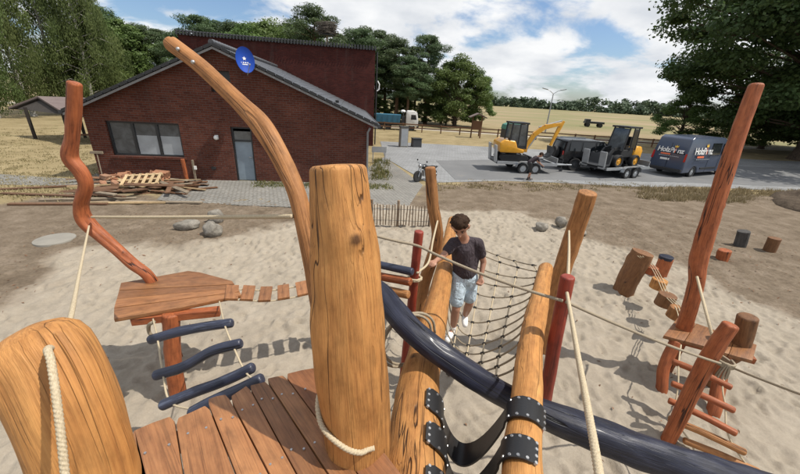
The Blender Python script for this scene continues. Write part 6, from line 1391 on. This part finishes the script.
    for k in range(60):
        a = r3.uniform(0, 6.28); e = r3.uniform(.15, 1.35); dv = (sd_*math.cos(a)*math.cos(e)+fw*math.sin(a)*math.cos(e)+up*math.sin(e)); c_ = hd+up*.04-fw*.015+dv*.088
        if dv.dot(fw) > .75 and dv.dot(up) < .35: continue
        t_ = (dv.cross(Vector((r3.uniform(-1, 1), r3.uniform(-1, 1), r3.uniform(-1, 1))))).normalized(); hc.append((c_, c_+t_*.035+dv*.012, .020, .011))
    remesh_obj('hair', hc, hair, root, .007, 1)
    for s_ in (-1, 1): e_ = MB(); e_.sphere(hd+fw*.083+sd_*.032*s_+up*.006, .0085, 8, 6); e_.build('eye', M_matte, root, smooth=True, world=True)
    e_ = MB(); e_.sphere(hd+fw*.082-up*.068, .02, 10, 6, (1, .5, .3)); e_.build('mouth', M_clay, root, smooth=True, world=True)
    for s_ in (-1, 1):
        e_ = MB(); e_.tube([hd+fw*.088+sd_*s_*.018+up*.027, hd+fw*.088+sd_*s_*.034+up*.031, hd+fw*.076+sd_*s_*.052+up*.026], .0035, 6); e_.build('eyebrow', hair, root, world=True)
    return root
Yb = 3.58
J = dict(head=PD(460.5, 227, Yb-.10), neck=PD(463.5, 238.5, Yb-.0), pelvis=PD(464, 273, Yb+.02), shA=PD(453.5, 243, Yb+.0), elA=PD(443, 256, Yb-.14), wrA=PD(435.5, 261, Yb-.30), haA=PD(431, 262.5, Yb-.36),
         shB=PD(478, 243.5, Yb+.02), elB=PD(483.5, 262, Yb+.04), wrB=PD(481, 277, Yb-.05), haB=PD(479, 284, Yb-.10), hipA=PD(459, 277, Yb+.0), hipB=PD(469.5, 278, Yb+.03), knA=PD(456, 309, Yb-.14), anA=PD(452.5, 330, Yb-.10), toeA=PD(447.5, 340.5, Yb-.26),
         knB=PD(469.5, 303, Yb+.0), anB=PD(464.5, 317, Yb+.20), toeB=PD(465, 325, Yb+.03))
boy = person(J, 'boy in dark plum t-shirt and pale denim shorts stepping across the rope net', M_skin, M_hair, M_shirt, M_denim, M_shoe, face=Vector((-.12, -1, -1.15)))
# the worker bending at the excavator trailer
wb = PZ(527.5, 180); fx = Vector((1, 0, 0)).normalized(); up_ = Vector((0, 0, 1)); sy = Vector((0, 1, 0))
g = lambda f_, s_, z_: wb + fx*f_ + sy*s_ + up_*z_
J2 = dict(head=g(.42, 0, 1.32), neck=g(.28, 0, 1.22), pelvis=g(-.05, 0, .90), shA=g(.24, -.18, 1.19), elA=g(.36, -.22, .95), wrA=g(.55, -.16, .82), haA=g(.63, -.15, .80), shB=g(.24, .18, 1.19), elB=g(.38, .22, .95), wrB=g(.56, .16, .84), haB=g(.64, .15, .82),
          hipA=g(-.05, -.10, .88), hipB=g(-.05, .10, .88), knA=g(.02, -.13, .47), anA=g(-.06, -.13, .09), toeA=g(.10, -.14, .035), knB=g(.12, .13, .47), anB=g(.12, .13, .09), toeB=g(.28, .14, .035))
person(J2, 'man in dark clothes leaning over the excavator trailer', M_skin, M_hair, M_bpaint if False else M_shirt, M_matte, M_matte, leg=.95, vox=.02, face=Vector((1, 0, -.5)))

# ------------------------------------------------------------------ litter: wood chips and dead leaves on the ground
r2_ = np.random.default_rng(90); n = 3200; lx = r2_.uniform(-9, 13, n); ly = r2_.uniform(1.2, 13.5, n)
ii = np.clip(np.searchsorted(gx, lx), 1, len(gx)-1); jj = np.clip(np.searchsorted(gy, ly), 1, len(gy)-1); keep = r2_.random(n) < (1-.72*sandm[jj, ii]); lx, ly, ii, jj = lx[keep], ly[keep], ii[keep], jj[keep]; n = len(lx)
lz = Z[jj, ii]+.008; a = r2_.uniform(0, 6.28, n); L_ = r2_.uniform(.012, .05, n); W_ = r2_.uniform(.005, .014, n); tl_ = r2_.normal(0, .25, (n, 2))
ux = np.stack([np.cos(a)*L_, np.sin(a)*L_, tl_[:, 0]*L_], 1); uy = np.stack([-np.sin(a)*W_, np.cos(a)*W_, tl_[:, 1]*W_], 1); c = np.stack([lx, ly, lz], 1); up3 = np.array([0, 0, .006])
V = np.stack([c-ux, c+uy+up3, c+ux, c-uy+up3], 1).reshape(-1, 3); me = np_mesh('ground_litter', V, np.arange(n*4).reshape(-1, 4)); set_attr(me, 'grain', np.repeat(r2_.uniform(-20, 20, (n, 3)), 4, 0)); set_attr(me, 'knot', np.zeros(n*4), 'FLOAT')
tag(link('ground_litter', me, M_oldbrown), 'small wood chips and dead leaves scattered on sand and dirt', 'litter', kind='stuff')
